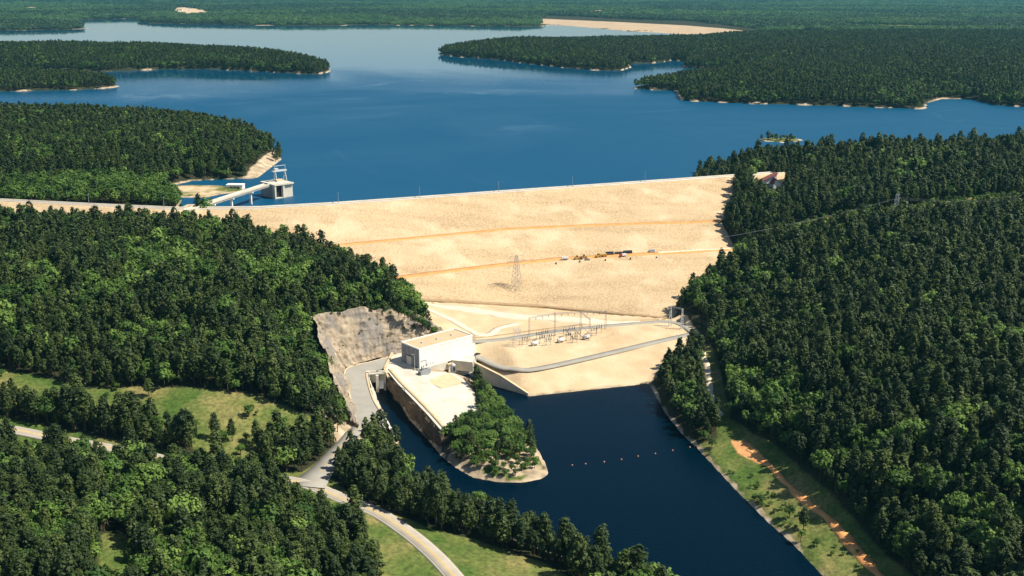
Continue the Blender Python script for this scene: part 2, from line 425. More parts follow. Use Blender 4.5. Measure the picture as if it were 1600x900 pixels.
LANDS = [  # outline at the waterline, ridge height, slope
    (L([(-500, 340), (-500, 188), (0, 194), (150, 190), (300, 197), (400, 214), (437, 240), (441, 250), (425, 262), (412, 272), (400, 279), (340, 281), (300, 283), (262, 292), (200, 300)]), 30, 0.45),
    (L([(-500, 345), (-500, 296), (262, 288), (262, 305), (285, 312), (280, 330), (200, 335)]), 9, 0.3),
    (L([(258, 291), (300, 289), (345, 290), (372, 294), (392, 298), (345, 304), (322, 309), (285, 309), (258, 306)]), 2.2, 0.16),
    (L([(-600, 112), (100, 112.5), (165, 112), (250, 108.5), (330, 108.5), (400, 112), (490, 117), (512, 114), (518, 110), (510, 104), (450, 93), (300, 84), (0, 83), (-600, 83)]), 32, 0.3),
    (L([(-300, 144), (0, 143.5), (100, 142.5), (180, 138), (191, 133), (170, 126), (0, 118), (-300, 117)]), 14, 0.2),
    (L([(680, 85), (715, 89), (760, 92), (850, 103), (920, 110), (970, 110.5), (985, 106), (980, 100), (1035, 98), (1050, 94), (1075, 96), (1062, 107), (1180, 110), (1120, 116), (1060, 126), (985, 137), (990, 140), (1050, 142), (1062, 146), (1058, 158), (1150, 162), (1300, 166), (1400, 170), (1448, 171), (1456, 162), (1476, 154), (1510, 156), (1540, 165), (1600, 168), (1800, 172), (2800, 172), (2800, 48), (1180, 51), (1120, 60), (1060, 66), (900, 69), (760, 72), (700, 79)]), 24, 0.2),
    (L([(1180, 217), (1196, 221.5), (1222, 223.5), (1250, 221.5), (1258, 219), (1240, 215.5), (1205, 214.5)]), 1.8, 0.10),
    (L([(40, 52.2), (70, 53), (82, 52), (70, 51), (45, 51)]), 3, 0.1),
    (L([(150, 34), (175, 34.5), (178, 33.5), (155, 33)]), 3, 0.05),
    (L([(196, 38.6), (212, 38.8), (213, 37.8), (197, 37.6)]), 3, 0.05),
    (np.vstack([L([(-1500, 52), (-300, 50), (0, 48.5), (60, 47.5), (136, 46), (140, 41), (126, 36), (146, 30), (205, 29.5), (214, 34.5), (240, 37), (350, 39), (480, 41), (560, 39.5), (690, 40), (780, 42), (846, 42), (858, 37.5), (982, 49), (1080, 53), (1180, 54), (1300, 58), (1600, 58), (3000, 60)]), [(16000, 27000), (-16000, 27000)]]), 16, 0.06),
]

# ------------------------------------------------------------------ ground heights
CTRL = [(-200, 350, 56), (0, 346, 56), (150, 352, 56), (280, 362, 56), (360, 366, 57), (0, 420, 57), (200, 420, 61), (350, 400, 60), (450, 430, 56), (0, 500, 50), (200, 500, 52), (400, 485, 52), (500, 462, 51), (560, 450, 47), (620, 485, 38), (-200, 560, 44), (0, 577, 37), (200, 596, 34), (400, 620, 30), (480, 655, 23),
        (487, 492, 42), (570, 484, 40), (640, 487, 35), (665, 520, 24), (690, 530, 17), (545, 620, 13), (575, 575, 13), (640, 560, 13), (700, 560, 13), (575, 660, 13), (520, 600, 27), (545, 690, 13), (490, 750, 14),
        (-100, 640, 29), (0, 668, 25), (110, 690, 22), (235, 715, 19), (360, 738, 16), (420, 690, 17), (300, 680, 22),
        (0, 780, 27), (0, 900, 33), (-150, 900, 36), (150, 860, 28), (300, 800, 21), (300, 920, 22), (450, 850, 17), (550, 960, 14), (600, 800, 13), (720, 900, 11), (650, 850, 12), (850, 890, 8), (700, 810, 8), (760, 1000, 11), (300, 1100, 24), (-100, 1100, 36),
        (700, 482, 17), (800, 490, 12), (920, 490, 10.5), (720, 525, 13), (800, 530, 13), (900, 530, 13), (1000, 515, 13), (840, 545, 13), (1040, 520, 12.5), (1080, 520, 12), (770, 575, 9), (820, 582, 7), (900, 566, 7), (1000, 545, 8), (1060, 528, 10),
        (740, 610, 5), (760, 670, 6), (740, 700, 6), (800, 715, 4), (835, 735, 2), (690, 650, 6), (660, 610, 7), (700, 600, 6),
        (1180, 300, 66), (1250, 290, 67), (1200, 270, 66), (1400, 285, 72), (1600, 275, 76), (1800, 280, 76), (1180, 350, 52), (1250, 380, 55), (1400, 340, 66), (1400, 400, 61), (1600, 400, 66), (1600, 320, 71), (1150, 450, 32), (1300, 500, 47), (1450, 500, 56), (1600, 520, 58), (1800, 520, 60), (1090, 500, 16), (1130, 545, 15), (1200, 600, 25), (1350, 600, 42), (1500, 620, 50), (1650, 650, 50),
        (1100, 600, 8), (1150, 688, 6), (1200, 690, 9), (1280, 700, 17), (1400, 720, 33), (1550, 760, 37), (1230, 760, 5.5), (1300, 830, 5.5), (1375, 905, 5.5), (1420, 860, 10.5), (1600, 880, 26), (1800, 900, 30), (1500, 960, 13), (1400, 1000, 6), (1070, 640, 4), (1250, 310, 64)]
CW = np.array([P(*c) for c in CTRL])
CW = np.vstack([CW, [(-900, 600, 45), (-900, 300, 45), (-500, 250, 38), (0, 250, 25), (400, 250, 25), (900, 400, 45), (900, 800, 70), (900, 1100, 80), (-900, 900, 60), (-1500, 500, 60), (1500, 600, 70), (0, 100, 30), (1500, 1200, 85)]])
def rbf_fit(C, lam=4.0):
    n = len(C); p = C[:, :2] / 100.0
    r = np.sqrt(((p[:, None] - p[None]) ** 2).sum(-1) + 0.02)
    A = np.zeros((n + 3, n + 3)); A[:n, :n] = -r + np.eye(n) * lam * 0.01
    A[:n, n] = 1; A[:n, n + 1:] = p; A[n, :n] = 1; A[n + 1:, :n] = p.T
    return p, np.linalg.solve(A, np.concatenate([C[:, 2], np.zeros(3)]))
RP, RW = rbf_fit(CW)
def rbf(x, y):
    x, y = x / 100.0, y / 100.0
    s = RW[len(RP)] + RW[len(RP) + 1] * x + RW[len(RP) + 2] * y
    for (a, b), w in zip(RP, RW):
        s = s - w * np.sqrt((x - a) ** 2 + (y - b) ** 2 + 0.02)
    return s
YARD = PL([(554, 672), (545, 620), (537, 576), (580, 561), (620, 551), (690, 536), (742, 538), (740, 560), (700, 566), (655, 580), (606, 574), (578, 585), (590, 630), (606, 662)], 13.0)

TOEPAD = PL([(642, 470, 21), (840, 482, 11), (1045, 500, 10.5), (1072, 498, 12), (1092, 522, 11.5), (1090, 540, 10), (1062, 552, 7), (1030, 580, 3), (1018, 600, 0), (920, 609, 0), (826, 619, 0), (780, 600, 1), (742, 578, 8), (742, 538, 13), (690, 528, 14.5), (665, 500, 19)])
TOE_C = np.array([P(*c) for c in [(642, 470, 21.5), (700, 473, 18), (840, 482, 11), (940, 490, 10.5), (1045, 500, 10.5), (700, 500, 16), (752, 523, 13.2), (690, 530, 14), (742, 538, 13), (780, 531, 13), (840, 522, 13), (920, 512, 13), (1000, 505, 12.5), (1065, 508, 12), (1092, 528, 11), (1080, 545, 9), (800, 540, 13), (850, 543, 13), (930, 530, 12.7), (1000, 518, 12.3), (745, 562, 12.4), (775, 575, 10), (795, 579, 8.6), (825, 579, 8), (870, 571, 8), (940, 555, 9), (1010, 538, 11), (1058, 527, 11.5), (780, 598, 1), (826, 618, 0.3), (920, 608, .3), (1015, 598, .3), (830, 600, 3.5), (920, 590, 3.5), (1000, 575, 4.5), (800, 495, 12.5), (900, 500, 12), (760, 550, 12.8)]])
APR = PL([(606, 568), (622, 602), (645, 626), (668, 650), (690, 675), (706, 671), (753, 657), (749, 634), (741, 612), (724, 590), (712, 582), (690, 578), (654, 578)], 10.0)
TP_, TW_ = rbf_fit(TOE_C, 12.0)
def rbf2(x, y):
    x, y = x / 100.0, y / 100.0; n = len(TP_)
    s_ = TW_[n] + TW_[n + 1] * x + TW_[n + 2] * y
    for (a, b), w in zip(TP_, TW_): s_ = s_ - w * np.sqrt((x - a) ** 2 + (y - b) ** 2 + 0.02)
    return s_
def heights(x, y):
    near = np.clip(rbf(np.clip(x, -1400, 1400), np.clip(y, 150, 1350)), 2, 95)
    near = near + (fbm(x, y, 60, 3, 5) - 0.5) * 3.0
    dy_ = -sdist(x, y, YARD)
    near = np.where(dy_ < 40, np.where(dy_ <= 0, 12.6, np.minimum(near, 12.6 + 1.5 * np.maximum(dy_ - 5, 0) + (np.maximum(dy_ - 5, 0) ** 2) * 0.02)), near)
    tb = np.clip((sdist(x, y, TOEPAD) + 4) / 8, 0, 1)
    near = np.where(tb > 0, near * (1 - tb) + np.clip(rbf2(np.clip(x, -150, 250), np.clip(y, 600, 950)), -2, 26) * tb, near)
    near = np.where(sdist(x, y, APR) > -1, np.minimum(near, 5.0), near)
    dn = sdist(x, y, NEAR)
    z = np.minimum(near, ZR + 0.45 * dn)
    z = np.where(dn > 0, z, ZR + np.maximum(-15, 0.25 * dn))
    dt = -sdist(x, y, TAIL)
    bank = np.where(dt > 0, 0.25 + 0.55 * dt, np.maximum(-4, 0.4 * dt))
    z = np.where(dn > 150, np.minimum(z, bank), z)
    dd = -sdist(x, y, DAM_POLY)
    xin = (x > crest[0, 0]) & (x < crest[-1, 0])
    z = np.where((dd < 60) & xin, np.minimum(z, dam_z(x, y) - 1.2 + 0.7 * np.maximum(dd, 0)), z)
    # low ground under the crest road where it runs on to the left
    lft = xin & (x < P(330, 328, 70)[0])
    yc = np.interp(x, crest[:, 0], crest[:, 1])
    z = np.where(lft & (np.abs(y - yc - 4) < 26), np.minimum(z, 64.5), z)
    wob = (fbm(x, y, 90, 3, 9) - 0.5) * 24
    for k, (poly, hm, s) in enumerate(LANDS):
        far = k == len(LANDS) - 1
        big = hm > 5
        dl = sdist(x, y, poly)
        if big: dl = dl + wob * (1.0 if not far else 3.0) * np.clip((y - 1300) / 800, 0, 1)
        h = hm * (1 - np.exp(-np.maximum(dl, 0) * s / hm))
        if big: h = h * (0.65 + 0.7 * fbm(x, y, 260 if not far else 1500, 3, 20 + k))
        z = np.where(dl > 0, np.maximum(z, ZR + 0.15 + h), z)
    return z
def axis(lo, hi, step, far_lo, far_hi, g):
    a = list(np.arange(lo, hi + 0.1, step))
    s, p = step, hi
    while p < far_hi:
        s = s * g; p += s; a.append(p)
    s, p, b = step, lo, []
    while p > far_lo:
        s = s * g; p -= s; b.append(p)
    return np.array(b[::-1] + a)
xs = axis(-430, 430, 2.5, -15500, 15500, 1.045)
ys = axis(430, 1090, 2.5, -800, 26500, 1.022)
GX, GY = np.meshgrid(xs, ys)
GZ = heights(GX, GY)
def hz(x, y):
    x = np.asarray(x, float); y = np.asarray(y, float)
    i = np.clip(np.searchsorted(xs, x) - 1, 0, len(xs) - 2); j = np.clip(np.searchsorted(ys, y) - 1, 0, len(ys) - 2)
    a = (x - xs[i]) / (xs[i + 1] - xs[i]); b = (y - ys[j]) / (ys[j + 1] - ys[j])
    return GZ[j, i] * (1 - a) * (1 - b) + GZ[j, i + 1] * a * (1 - b) + GZ[j + 1, i] * (1 - a) * b + GZ[j + 1, i + 1] * a * b
def G(u, v):
    """where the sight line through a photo point meets the ground"""
    r = ray(u, v); t0 = 250.0; t1 = t0
    while t1 < 20000:
        t1 += max(4.0, t1 * 0.004)
        p = CAM + r * t1
        if p[2] < hz(p[0], p[1]): break
        t0 = t1
    for _ in range(18):
        tm = (t0 + t1) / 2; p = CAM + r * tm
        if p[2] < hz(p[0], p[1]): t1 = tm
        else: t0 = tm
    p = CAM + r * t1
    return np.array((p[0], p[1], float(hz(p[0], p[1]))))
def GL(px): return np.array([G(*p)[:2] for p in px])

# open ground (photo outlines dropped on the ground)
FIELD = GL([(-80, 566), (0, 577), (70, 590), (140, 607), (210, 604), (300, 606), (400, 618), (500, 660), (508, 672), (470, 688), (405, 694), (335, 714), (300, 695), (290, 676), (150, 657), (60, 640), (0, 629), (-80, 616)])
VERGE = GL([(-80, 636), (0, 650), (110, 674), (240, 700), (300, 712), (420, 735), (480, 738), (490, 812), (440, 778), (400, 754), (300, 736), (240, 740), (120, 724), (0, 702), (-80, 690)])
BRANCH = GL([(465, 745), (505, 715), (530, 688), (545, 660), (553, 640), (605, 655), (600, 674), (572, 692), (548, 714), (530, 735), (515, 750)])
LOWFIELD = GL([(465, 745), (515, 742), (545, 772), (600, 795), (685, 830), (740, 842), (850, 880), (905, 910), (950, 950), (600, 990), (592, 900), (586, 870), (560, 838), (500, 815), (465, 790)])
GLADE = GL([(160, 832), (200, 834), (212, 925), (150, 925)])
CLAYGAP = GL([(318, 380), (342, 374), (346, 400), (312, 400)])
GULLY = GL([(103, 330), (112, 330), (108, 356), (101, 356)])
STRIP = GL([(1118, 645), (1170, 672), (1210, 694), (1268, 746), (1338, 817), (1422, 895), (1482, 960), (1330, 965), (1284, 900), (1198, 815), (1130, 748), (1084, 698), (1100, 690), (1122, 688)])
PATH = GL([(1086, 538), (1112, 540), (1128, 588), (1140, 652), (1108, 650), (1095, 595)])
CLAY = GL([(1140, 686), (1168, 690), (1186, 706), (1204, 724), (1190, 726), (1172, 718), (1152, 708)])
CORRIDOR = GL([(1230, 352), (1300, 338), (1420, 322), (1600, 302), (1700, 292), (1700, 318), (1600, 328), (1420, 350), (1300, 364), (1240, 376)])
CLAYSLIT = GL([(1338, 652), (1350, 655), (1380, 703), (1370, 706)])
HOUSELOT = GL([(1170, 284), (1180, 276), (1225, 274), (1300, 274), (1300, 279), (1230, 284), (1228, 312), (1184, 314)])
SPITTIP = PL([(690, 672), (752, 655), (745, 600), (790, 630), (862, 740), (800, 760), (700, 735)], 5.0)
BLUFF = GL([(386, 284), (392, 262), (410, 246), (424, 238), (446, 238), (446, 254), (424, 268), (402, 282)])
SANDCUT = L([(268, 24), (272, 14), (300, 16), (332, 22), (322, 27), (290, 27)])
FARFIELD = L([(1308, 47.5), (1320, 43), (1440, 45), (1600, 49), (1600, 52), (1420, 51)])
FARCUTS = [L([(0, 18), (40, 14.5), (75, 15), (60, 19)]), L([(905, 24), (935, 20), (955, 22), (930, 27)]), L([(215, 7), (240, 4), (250, 5), (230, 9)])]
SPIT2 = LANDS[2][0]
def sm(dv, w): return np.clip(0.5 + dv / (2 * w), 0, 1)

# ------------------------------------------------------------------ ground sheet
def ground_material():
    m = bpy.data.materials.new("ground"); m.use_nodes = True
    nt = m.node_tree; b = nt.nodes["Principled BSDF"]; b.inputs["Roughness"].default_value = 0.95; b.inputs["Specular IOR Level"].default_value = 0.15
    geo = nt.nodes.new("ShaderNodeNewGeometry")
    def noise(scale, det=5, dist=0.0):
        n = nt.nodes.new("ShaderNodeTexNoise"); n.inputs["Scale"].default_value = scale; n.inputs["Detail"].default_value = det; n.inputs["Distortion"].default_value = dist
        nt.links.new(geo.outputs["Position"], n.inputs["Vector"]); return n.outputs["Fac"]
    def ramp(fac, *stops):
        r = nt.nodes.new("ShaderNodeValToRGB"); e = r.color_ramp.elements
        e[0].position, e[0].color = stops[0][0], (*stops[0][1], 1); e[1].position, e[1].color = stops[-1][0], (*stops[-1][1], 1)
        for s in stops[1:-1]:
            k = e.new(s[0]); k.color = (*s[1], 1)
        nt.links.new(fac, r.inputs[0]); return r.outputs[0]
    def attr(n):
        a = nt.nodes.new("ShaderNodeAttribute"); a.attribute_name = n; return a.outputs["Fac"]
    edge = noise(0.12, 6)
    def mask(n, w=0.5):
        a = nt.nodes.new("ShaderNodeMath"); a.operation = 'MULTIPLY_ADD'; a.inputs[1].default_value = w; nt.links.new(edge, a.inputs[0])
        nt.links.new(attr(n), a.inputs[2])
        r = nt.nodes.new("ShaderNodeMapRange"); r.inputs[1].default_value = 0.5 + w * 0.5 - 0.12; r.inputs[2].default_value = 0.5 + w * 0.5 + 0.12
        nt.links.new(a.outputs[0], r.inputs[0]); return r.outputs[0]
    def mix(f, a, bb):
        x = nt.nodes.new("ShaderNodeMix"); x.data_type = 'RGBA'; nt.links.new(f, x.inputs[0]); nt.links.new(a, x.inputs[6]); nt.links.new(bb, x.inputs[7]); return x.outputs[2]
    col = ramp(noise(0.06), (0.3, (0.018, 0.026, 0.010)), (0.7, (0.045, 0.042, 0.020)))
    grass = ramp(noise(0.035, 8, 0.5), (0.36, (0.070, 0.125, 0.024)), (0.5, (0.140, 0.165, 0.045)), (0.68, (0.27, 0.225, 0.090)))
    fine = ramp(noise(0.45, 8), (0.32, (0.55, 0.58, 0.55)), (0.68, (1.2, 1.18, 1.12)))
    mm = nt.nodes.new("ShaderNodeMix"); mm.data_type = 'RGBA'; mm.blend_type = 'MULTIPLY'; mm.inputs[0].default_value = 1.0
    nt.links.new(grass, mm.inputs[6]); nt.links.new(fine, mm.inputs[7])
    col = mix(mask('grass'), col, mm.outputs[2])
    cream = ramp(noise(0.06, 8), (0.3, (0.50, 0.36, 0.21)), (0.5, (0.58, 0.43, 0.26)), (0.72, (0.65, 0.51, 0.33)))
    col = mix(mask('cream'), col, cream)
    rockc = ramp(noise(0.12, 9), (0.3, (0.20, 0.16, 0.11)), (0.5, (0.40, 0.31, 0.20)), (0.7, (0.56, 0.46, 0.32)))
    col = mix(mask('rock'), col, rockc)
    clay = ramp(noise(0.15, 6), (0.3, (0.52, 0.22, 0.08)), (0.7, (0.72, 0.40, 0.17)))
    col = mix(mask('clay'), col, clay)
    nt.links.new(col, b.inputs["Base Color"])
    bp = nt.nodes.new("ShaderNodeBump"); bp.inputs["Strength"].default_value = 0.5; bp.inputs["Distance"].default_value = 0.7
    nt.links.new(noise(0.7, 5), bp.inputs["Height"]); nt.links.new(bp.outputs[0], b.inputs["Normal"])
    return m
me = grid_mesh("ground", GX, GY, GZ, ground_material())
def setattr_(name, arr):
    a = me.attributes.new(name, 'FLOAT', 'POINT'); a.data.foreach_set("value", arr.astype(np.float32).ravel())
A_grass = np.zeros(GX.shape); A_cream = np.zeros(GX.shape); A_rock = np.zeros(GX.shape); A_clay = np.zeros(GX.shape)
SPARSE = GL([(296, 688), (340, 680), (398, 690), (412, 742), (330, 735)])
for p in (FIELD, SPARSE, VERGE, BRANCH, LOWFIELD, GLADE, STRIP, PATH, CORRIDOR, SPITTIP):
    A_grass = np.maximum(A_grass, sm(sdist(GX, GY, p), 4))
A_grass = np.maximum(A_grass, sm(sdist(GX, GY, FARFIELD), 40))
A_cream = np.maximum(sm(sdist(GX, GY, TOEPAD), 3), sm(sdist(GX, GY, DAM_POLY), 4))
A_cream = np.maximum(A_cream, sm(sdist(GX, GY, SPIT2), 10) * np.clip(0.15 + 0.8 * fbm(GX, GY, 22, 2, 15), 0, 0.8))
A_grass = np.maximum(A_grass, np.maximum(sm(sdist(GX, GY, SPIT2) - 3, 4), sm(sdist(GX, GY, LANDS[6][0]) - 6, 5)))
A_cream = np.maximum(A_cream, sm(sdist(GX, GY, GL([(1226, 274), (1300, 273), (1300, 278), (1232, 281)])), 3) * 0.9)
for p in FARCUTS + [SANDCUT]: A_cream = np.maximum(A_cream, sm(sdist(GX, GY, p), 30))
A_rock = np.maximum(sm(sdist(GX, GY, BLUFF), 4), 0)
A_rock = np.maximum(A_rock, sm(sdist(GX, GY, SPITTIP), 4) * np.clip((fbm(GX, GY, 7, 3, 3) - 0.30) * 4, 0, 0.85))
up = (GY > 900) & (sdist(GX, GY, NEAR) < 60)
A_rock = np.maximum(A_rock, np.where(up & (sdist(GX, GY, SPIT2) < 5) & (sdist(GX, GY, LANDS[6][0]) < 6), np.clip(1.3 - (GZ - ZR) / 2.0, 0, 1) * np.clip(0.25 + 1.3 * fbm(GX, GY, 45, 3, 33), 0, 1), 0) * np.where(GY > 4000, 0.7, 1))
tl = -sdist(GX, GY, TAIL)
A_rock = np.maximum(A_rock, np.where(GY < 900, np.clip(1.35 - tl / 2.2, 0, 1) * np.clip(0.1 + 1.35 * fbm(GX, GY, 16, 3, 34), 0, 1), 0))
A_rock = np.maximum(A_rock, np.where(sdist(GX, GY, YARD) > -45, np.clip(sm(sdist(GX, GY, YARD) + 22, 6), 0, 1), 0) * (GX < P(742, 560, 13)[0]))
for p in (CLAY, CLAYGAP, GULLY, CLAYSLIT): A_clay = np.maximum(A_clay, sm(sdist(GX, GY, p), 2.5))
A_clay = np.maximum(A_clay, sm(sdist(GX, GY, GL([(498, 728), (520, 705), (538, 680), (541, 684), (527, 708), (506, 728)])), 2))
for n_, a_ in (('grass', A_grass), ('cream', A_cream), ('rock', A_rock), ('clay', A_clay)): setattr_(n_, a_)
tag(obj("ground", me), kind="structure")

# ------------------------------------------------------------------ water sheets
lw = MB(); cu = crest_up
lw.add([(-16000, cu[0][1] - 9, ZR)] + [(p[0], p[1] - 9, ZR) for p in cu] + [(900, cu[-1][1] + 30, ZR), (16000, cu[-1][1] + 60, ZR), (16000, 15000, ZR), (-16000, 15000, ZR)], [tuple(range(len(cu) + 5))])
tag(lw.build("reservoir_water", M['lake']), kind="structure")
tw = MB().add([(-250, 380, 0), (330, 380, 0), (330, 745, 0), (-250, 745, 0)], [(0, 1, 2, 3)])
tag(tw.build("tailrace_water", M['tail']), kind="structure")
# ------------------------------------------------------------------ dam
def strip(name, A, B, m, parent=None, origin=(0, 0, 0), skirt=0.6):
    """a ribbon between two edge lines (Nx3), with edges turned down"""
    A, B = np.asarray(A, float) - origin, np.asarray(B, float) - origin
    n = len(A); A0, B0 = A.copy(), B.copy(); A0[:, 2] -= skirt; B0[:, 2] -= skirt
    X = np.stack([A0, A, (A + B) / 2, B, B0], 0)
    me = grid_mesh(name, X[..., 0], X[..., 1], X[..., 2], m, False)
    return obj(name, me, parent)
DO = crest[len(US) // 2]
dam = empty("embankment_dam", DO)
tag(dam, "long cream earth embankment dam curving between the wooded abutments", "dam")
lines = [ROWS[0]]
MROWS = ROWS + [shift(toe, -9, -5)]
for a, b, n in ((0, 1, 6), (1, 2, 2), (2, 3, 16), (3, 4, 2), (4, 5, 14), (5, 6, 2), (6, 7, 18), (7, 8, 3)):
    for k in range(1, n + 1):
        t = k / n; lines.append(MROWS[a] * (1 - t) + MROWS[b] * t)
DM = np.array(lines)
# finer along the dam
ui = np.linspace(0, len(US) - 1, (len(US) - 1) * 3 + 1)
i0 = np.minimum(ui.astype(int), len(US) - 2); fr = (ui - i0)[None, :, None]
DM = DM[:, i0] * (1 - fr) + DM[:, i0 + 1] * fr
flat = np.zeros(len(lines), bool); flat[[6, 7, 8, 24, 25, 26, 40, 41, 42]] = True
rel = (fbm(DM[..., 0], DM[..., 1], 11, 4, 77) - 0.5) * 1.1 + (fbm(DM[..., 0], DM[..., 1], 45, 2, 78) - 0.5) * 0.9
DM[..., 2] += np.where(flat[:, None], 0, rel)
me = grid_mesh("earth_fill", DM[..., 0] - DO[0], DM[..., 1] - DO[1], DM[..., 2] - DO[2], M['dam'])
obj("earth_fill", me, dam)
dn_ = (0, 0, 0)
strip("crest_road", shift(crest, 8.2, .08), shift(crest, 1.6, .08), M['road'], dam, DO, 0.3)
strip("parapet", shift(crest, 9.4, 1.0), shift(crest, 8.9, 1.0), M['concrete'], dam, DO, 1.6)
strip("guard_rail", shift(crest, 0.9, .8), shift(crest, 0.7, .8), M['whitepaint'], dam, DO, 0.35)
sel1 = (US > 380) & (US < 1220)
e1 = (fbm(US * 1.0, US * 0, 40, 2, 3) - 0.5) * 3.5
def jag(rw, dy, sel, amp=1.0):
    r = shift(rw, dy, 0.12)[sel]; r[:, 1] += e1[sel] * amp; return r
strip("berm_road", jag(berm1, 0.2, sel1, 0.2), jag(berm1, -8.8, sel1, 0.5), M['orange'], dam, DO, 0.4)
strip("berm_road", jag(berm2, 0.3, sel1, 0.3), jag(berm2, -10.4, sel1, 0.4), M['orange'], dam, DO, 0.4)
def face(u, v):
    """a sight line met with the dam's face"""
    r = ray(u, v); t0, t1 = 400., 1500.
    t = 600.0
    while t < 1400:
        p = CAM + r * t
        if p[2] < dam_z(np.array([p[0]]), np.array([p[1]]))[0]: break
        t += 3.0
    lo, hi = t - 3, t
    for _ in range(14):
        mdl = (lo + hi) / 2; p = CAM + r * mdl
        if p[2] < dam_z(np.array([p[0]]), np.array([p[1]]))[0]: hi = mdl
        else: lo = mdl
    return CAM + r * hi
dt_ = (US > 590) & (US < 1062)
strip("toe_drain", shift(toe, 1.3, .75)[dt_], shift(toe, -1.5, .45)[dt_], M['ditch'], dam, DO, 1.2)
# pale fresh stone along the end of the lower bench
pb = (US > 1020) & (US < 1150)
strip("pale_stone_band", shift(berm2, 0.2, .25)[pb], shift(berm2, -4.6, .25)[pb], M['gravel'], dam, DO, 0.4)

# ------------------------------------------------------------------ roads and paths on the ground
def resample(pts, step):
    pts = np.asarray(pts, float)
    out = []
    n = len(pts)
    for i in range(n - 1):
        p0, p1, p2, p3 = pts[max(i - 1, 0)], pts[i], pts[i + 1], pts[min(i + 2, n - 1)]
        k = max(2, int(np.linalg.norm(p2 - p1) / step))
        for j in range(k):
            t = j / k
            out.append(0.5 * ((2 * p1) + (-p0 + p2) * t + (2 * p0 - 5 * p1 + 4 * p2 - p3) * t * t + (-p0 + 3 * p1 - 3 * p2 + p3) * t ** 3))
    out.append(pts[-1]); return np.array(out)
def road(name, px, width, m, off=0.14, step=3.0, parent=None, taper=None, wob=0.0, label=None, zfix=None, skirt=0.8, smooth=6, follow=False):
    c = resample([G(*p)[:2] for p in px], step)
    t = np.gradient(c, axis=0); t /= np.linalg.norm(t, axis=1)[:, None] + 1e-9
    nrm = np.stack([-t[:, 1], t[:, 0]], 1)
    w = np.full(len(c), width / 2.0)
    if taper is not None: w = w * np.interp(np.linspace(0, 1, len(c)), *taper)
    wl, wr = w.copy(), w.copy()
    if wob:
        s = np.arange(len(c)) * step
        wl += (fbm(s, s * 0, 12, 2, 4) - .5) * wob; wr += (fbm(s, s * 0 + 50, 12, 2, 8) - .5) * wob
    a, b = c + nrm * wl[:, None], c - nrm * wr[:, None]
    z = np.maximum.reduce([hz(a[:, 0], a[:, 1]), hz(b[:, 0], b[:, 1]), hz(c[:, 0], c[:, 1])])
    if smooth:
        k = np.ones(smooth) / smooth
        zs = np.convolve(np.pad(z, (smooth // 2, smooth - 1 - smooth // 2), 'edge'), k, 'valid'); z = np.maximum(zs, z - 0.15)
    z = z + off
    if follow:
        o = strip(name, np.c_[a, hz(a[:, 0], a[:, 1]) + off], np.c_[b, hz(b[:, 0], b[:, 1]) + off], m, parent, (0, 0, 0), 0.5)
        return o, c, nrm, z
    o = strip(name, np.c_[a, z], np.c_[b, z], m, parent, (0, 0, 0), skirt)
    return o, c, nrm, z
def lines_on(o, c, nrm, z, offs, w, m, name):
    for d_ in offs:
        a, b = c + nrm * (d_ + w / 2), c + nrm * (d_ - w / 2)
        strip(name, np.c_[a, z + .02], np.c_[b, z + .02], m, o, (0, 0, 0), 0.02)
main = road("road", [(-120, 645), (0, 668), (120, 692), (235, 714), (360, 738), (430, 748), (480, 758), (540, 782), (590, 802), (640, 836), (680, 870), (712, 905), (750, 955)], 8.6, M['road'])
tag(main[0], kind="structure"); lines_on(*main, (-0.34, 0.34), 0.34, M['yellow'], "yellow_line"); lines_on(*main, (-3.5, 3.5), 0.2, M['whiteline'], "edge_line")
br = road("road", [(478, 762), (492, 748), (510, 728), (527, 707), (548, 684), (566, 664), (574, 652), (566, 625), (560, 600)], 8.5, M['asphalt'], off=0.3, taper=([0, .12, .3, 1], [2.4, 1.6, 1.0, 1.0]))
tag(br[0], kind="structure"); lines_on(br[0], br[1][6:-24], br[2][6:-24], br[3][6:-24], (0,), 0.25, M['yellow'], "yellow_line")
tag(road("road", [(736, 534), (780, 531), (840, 522), (920, 512), (1000, 505), (1040, 503), (1065, 508), (1092, 528)], 6.0, M['asphalt'], smooth=10)[0], kind="structure")
tag(road("road", [(738, 556), (755, 566), (775, 575), (795, 579), (825, 579), (870, 571), (940, 555), (1010, 538), (1058, 527), (1084, 521)], 6.2, M['asphalt'], smooth=10)[0], kind="structure")
tag(road("gravel_path", [(664, 482), (700, 498), (752, 523), (778, 513), (808, 506)], 6.0, M['gravel'], wob=4, off=0.15, follow=True)[0], kind="structure")
tag(road("gravel_path", [(660, 475), (760, 488), (850, 497), (940, 503), (1000, 502)], 15.0, M['gravel'], wob=8, off=0.15, taper=([0, .2, .8, 1], [.3, 1, 1, .2]), follow=True)[0], kind="structure")
tag(road("ditch", [(640, 468), (700, 472), (840, 481), (940, 490), (1040, 499)], 2.6, M['ditch'], wob=1.4, off=0.1, follow=True)[0], kind="structure")
tag(road("ditch", [(700, 535), (780, 524), (840, 515.5), (920, 506.5), (1000, 500.5), (1030, 499.5)], 2.2, M['ditch'], wob=1.6, off=0.1, follow=True)[0], kind="structure")
tag(road("clay_track", [(1166, 702), (1192, 722), (1244, 768), (1308, 829), (1374, 898), (1428, 952)], 3.4, M['orange'], wob=4.5, off=0.1, smooth=8, follow=True)[0], kind="structure")
tag(road("dirt_track", [(1096, 548), (1104, 575), (1108, 600), (1113, 630), (1122, 652)], 4.5, M['gravel'], wob=3, off=0.12, follow=True)[0], kind="structure")

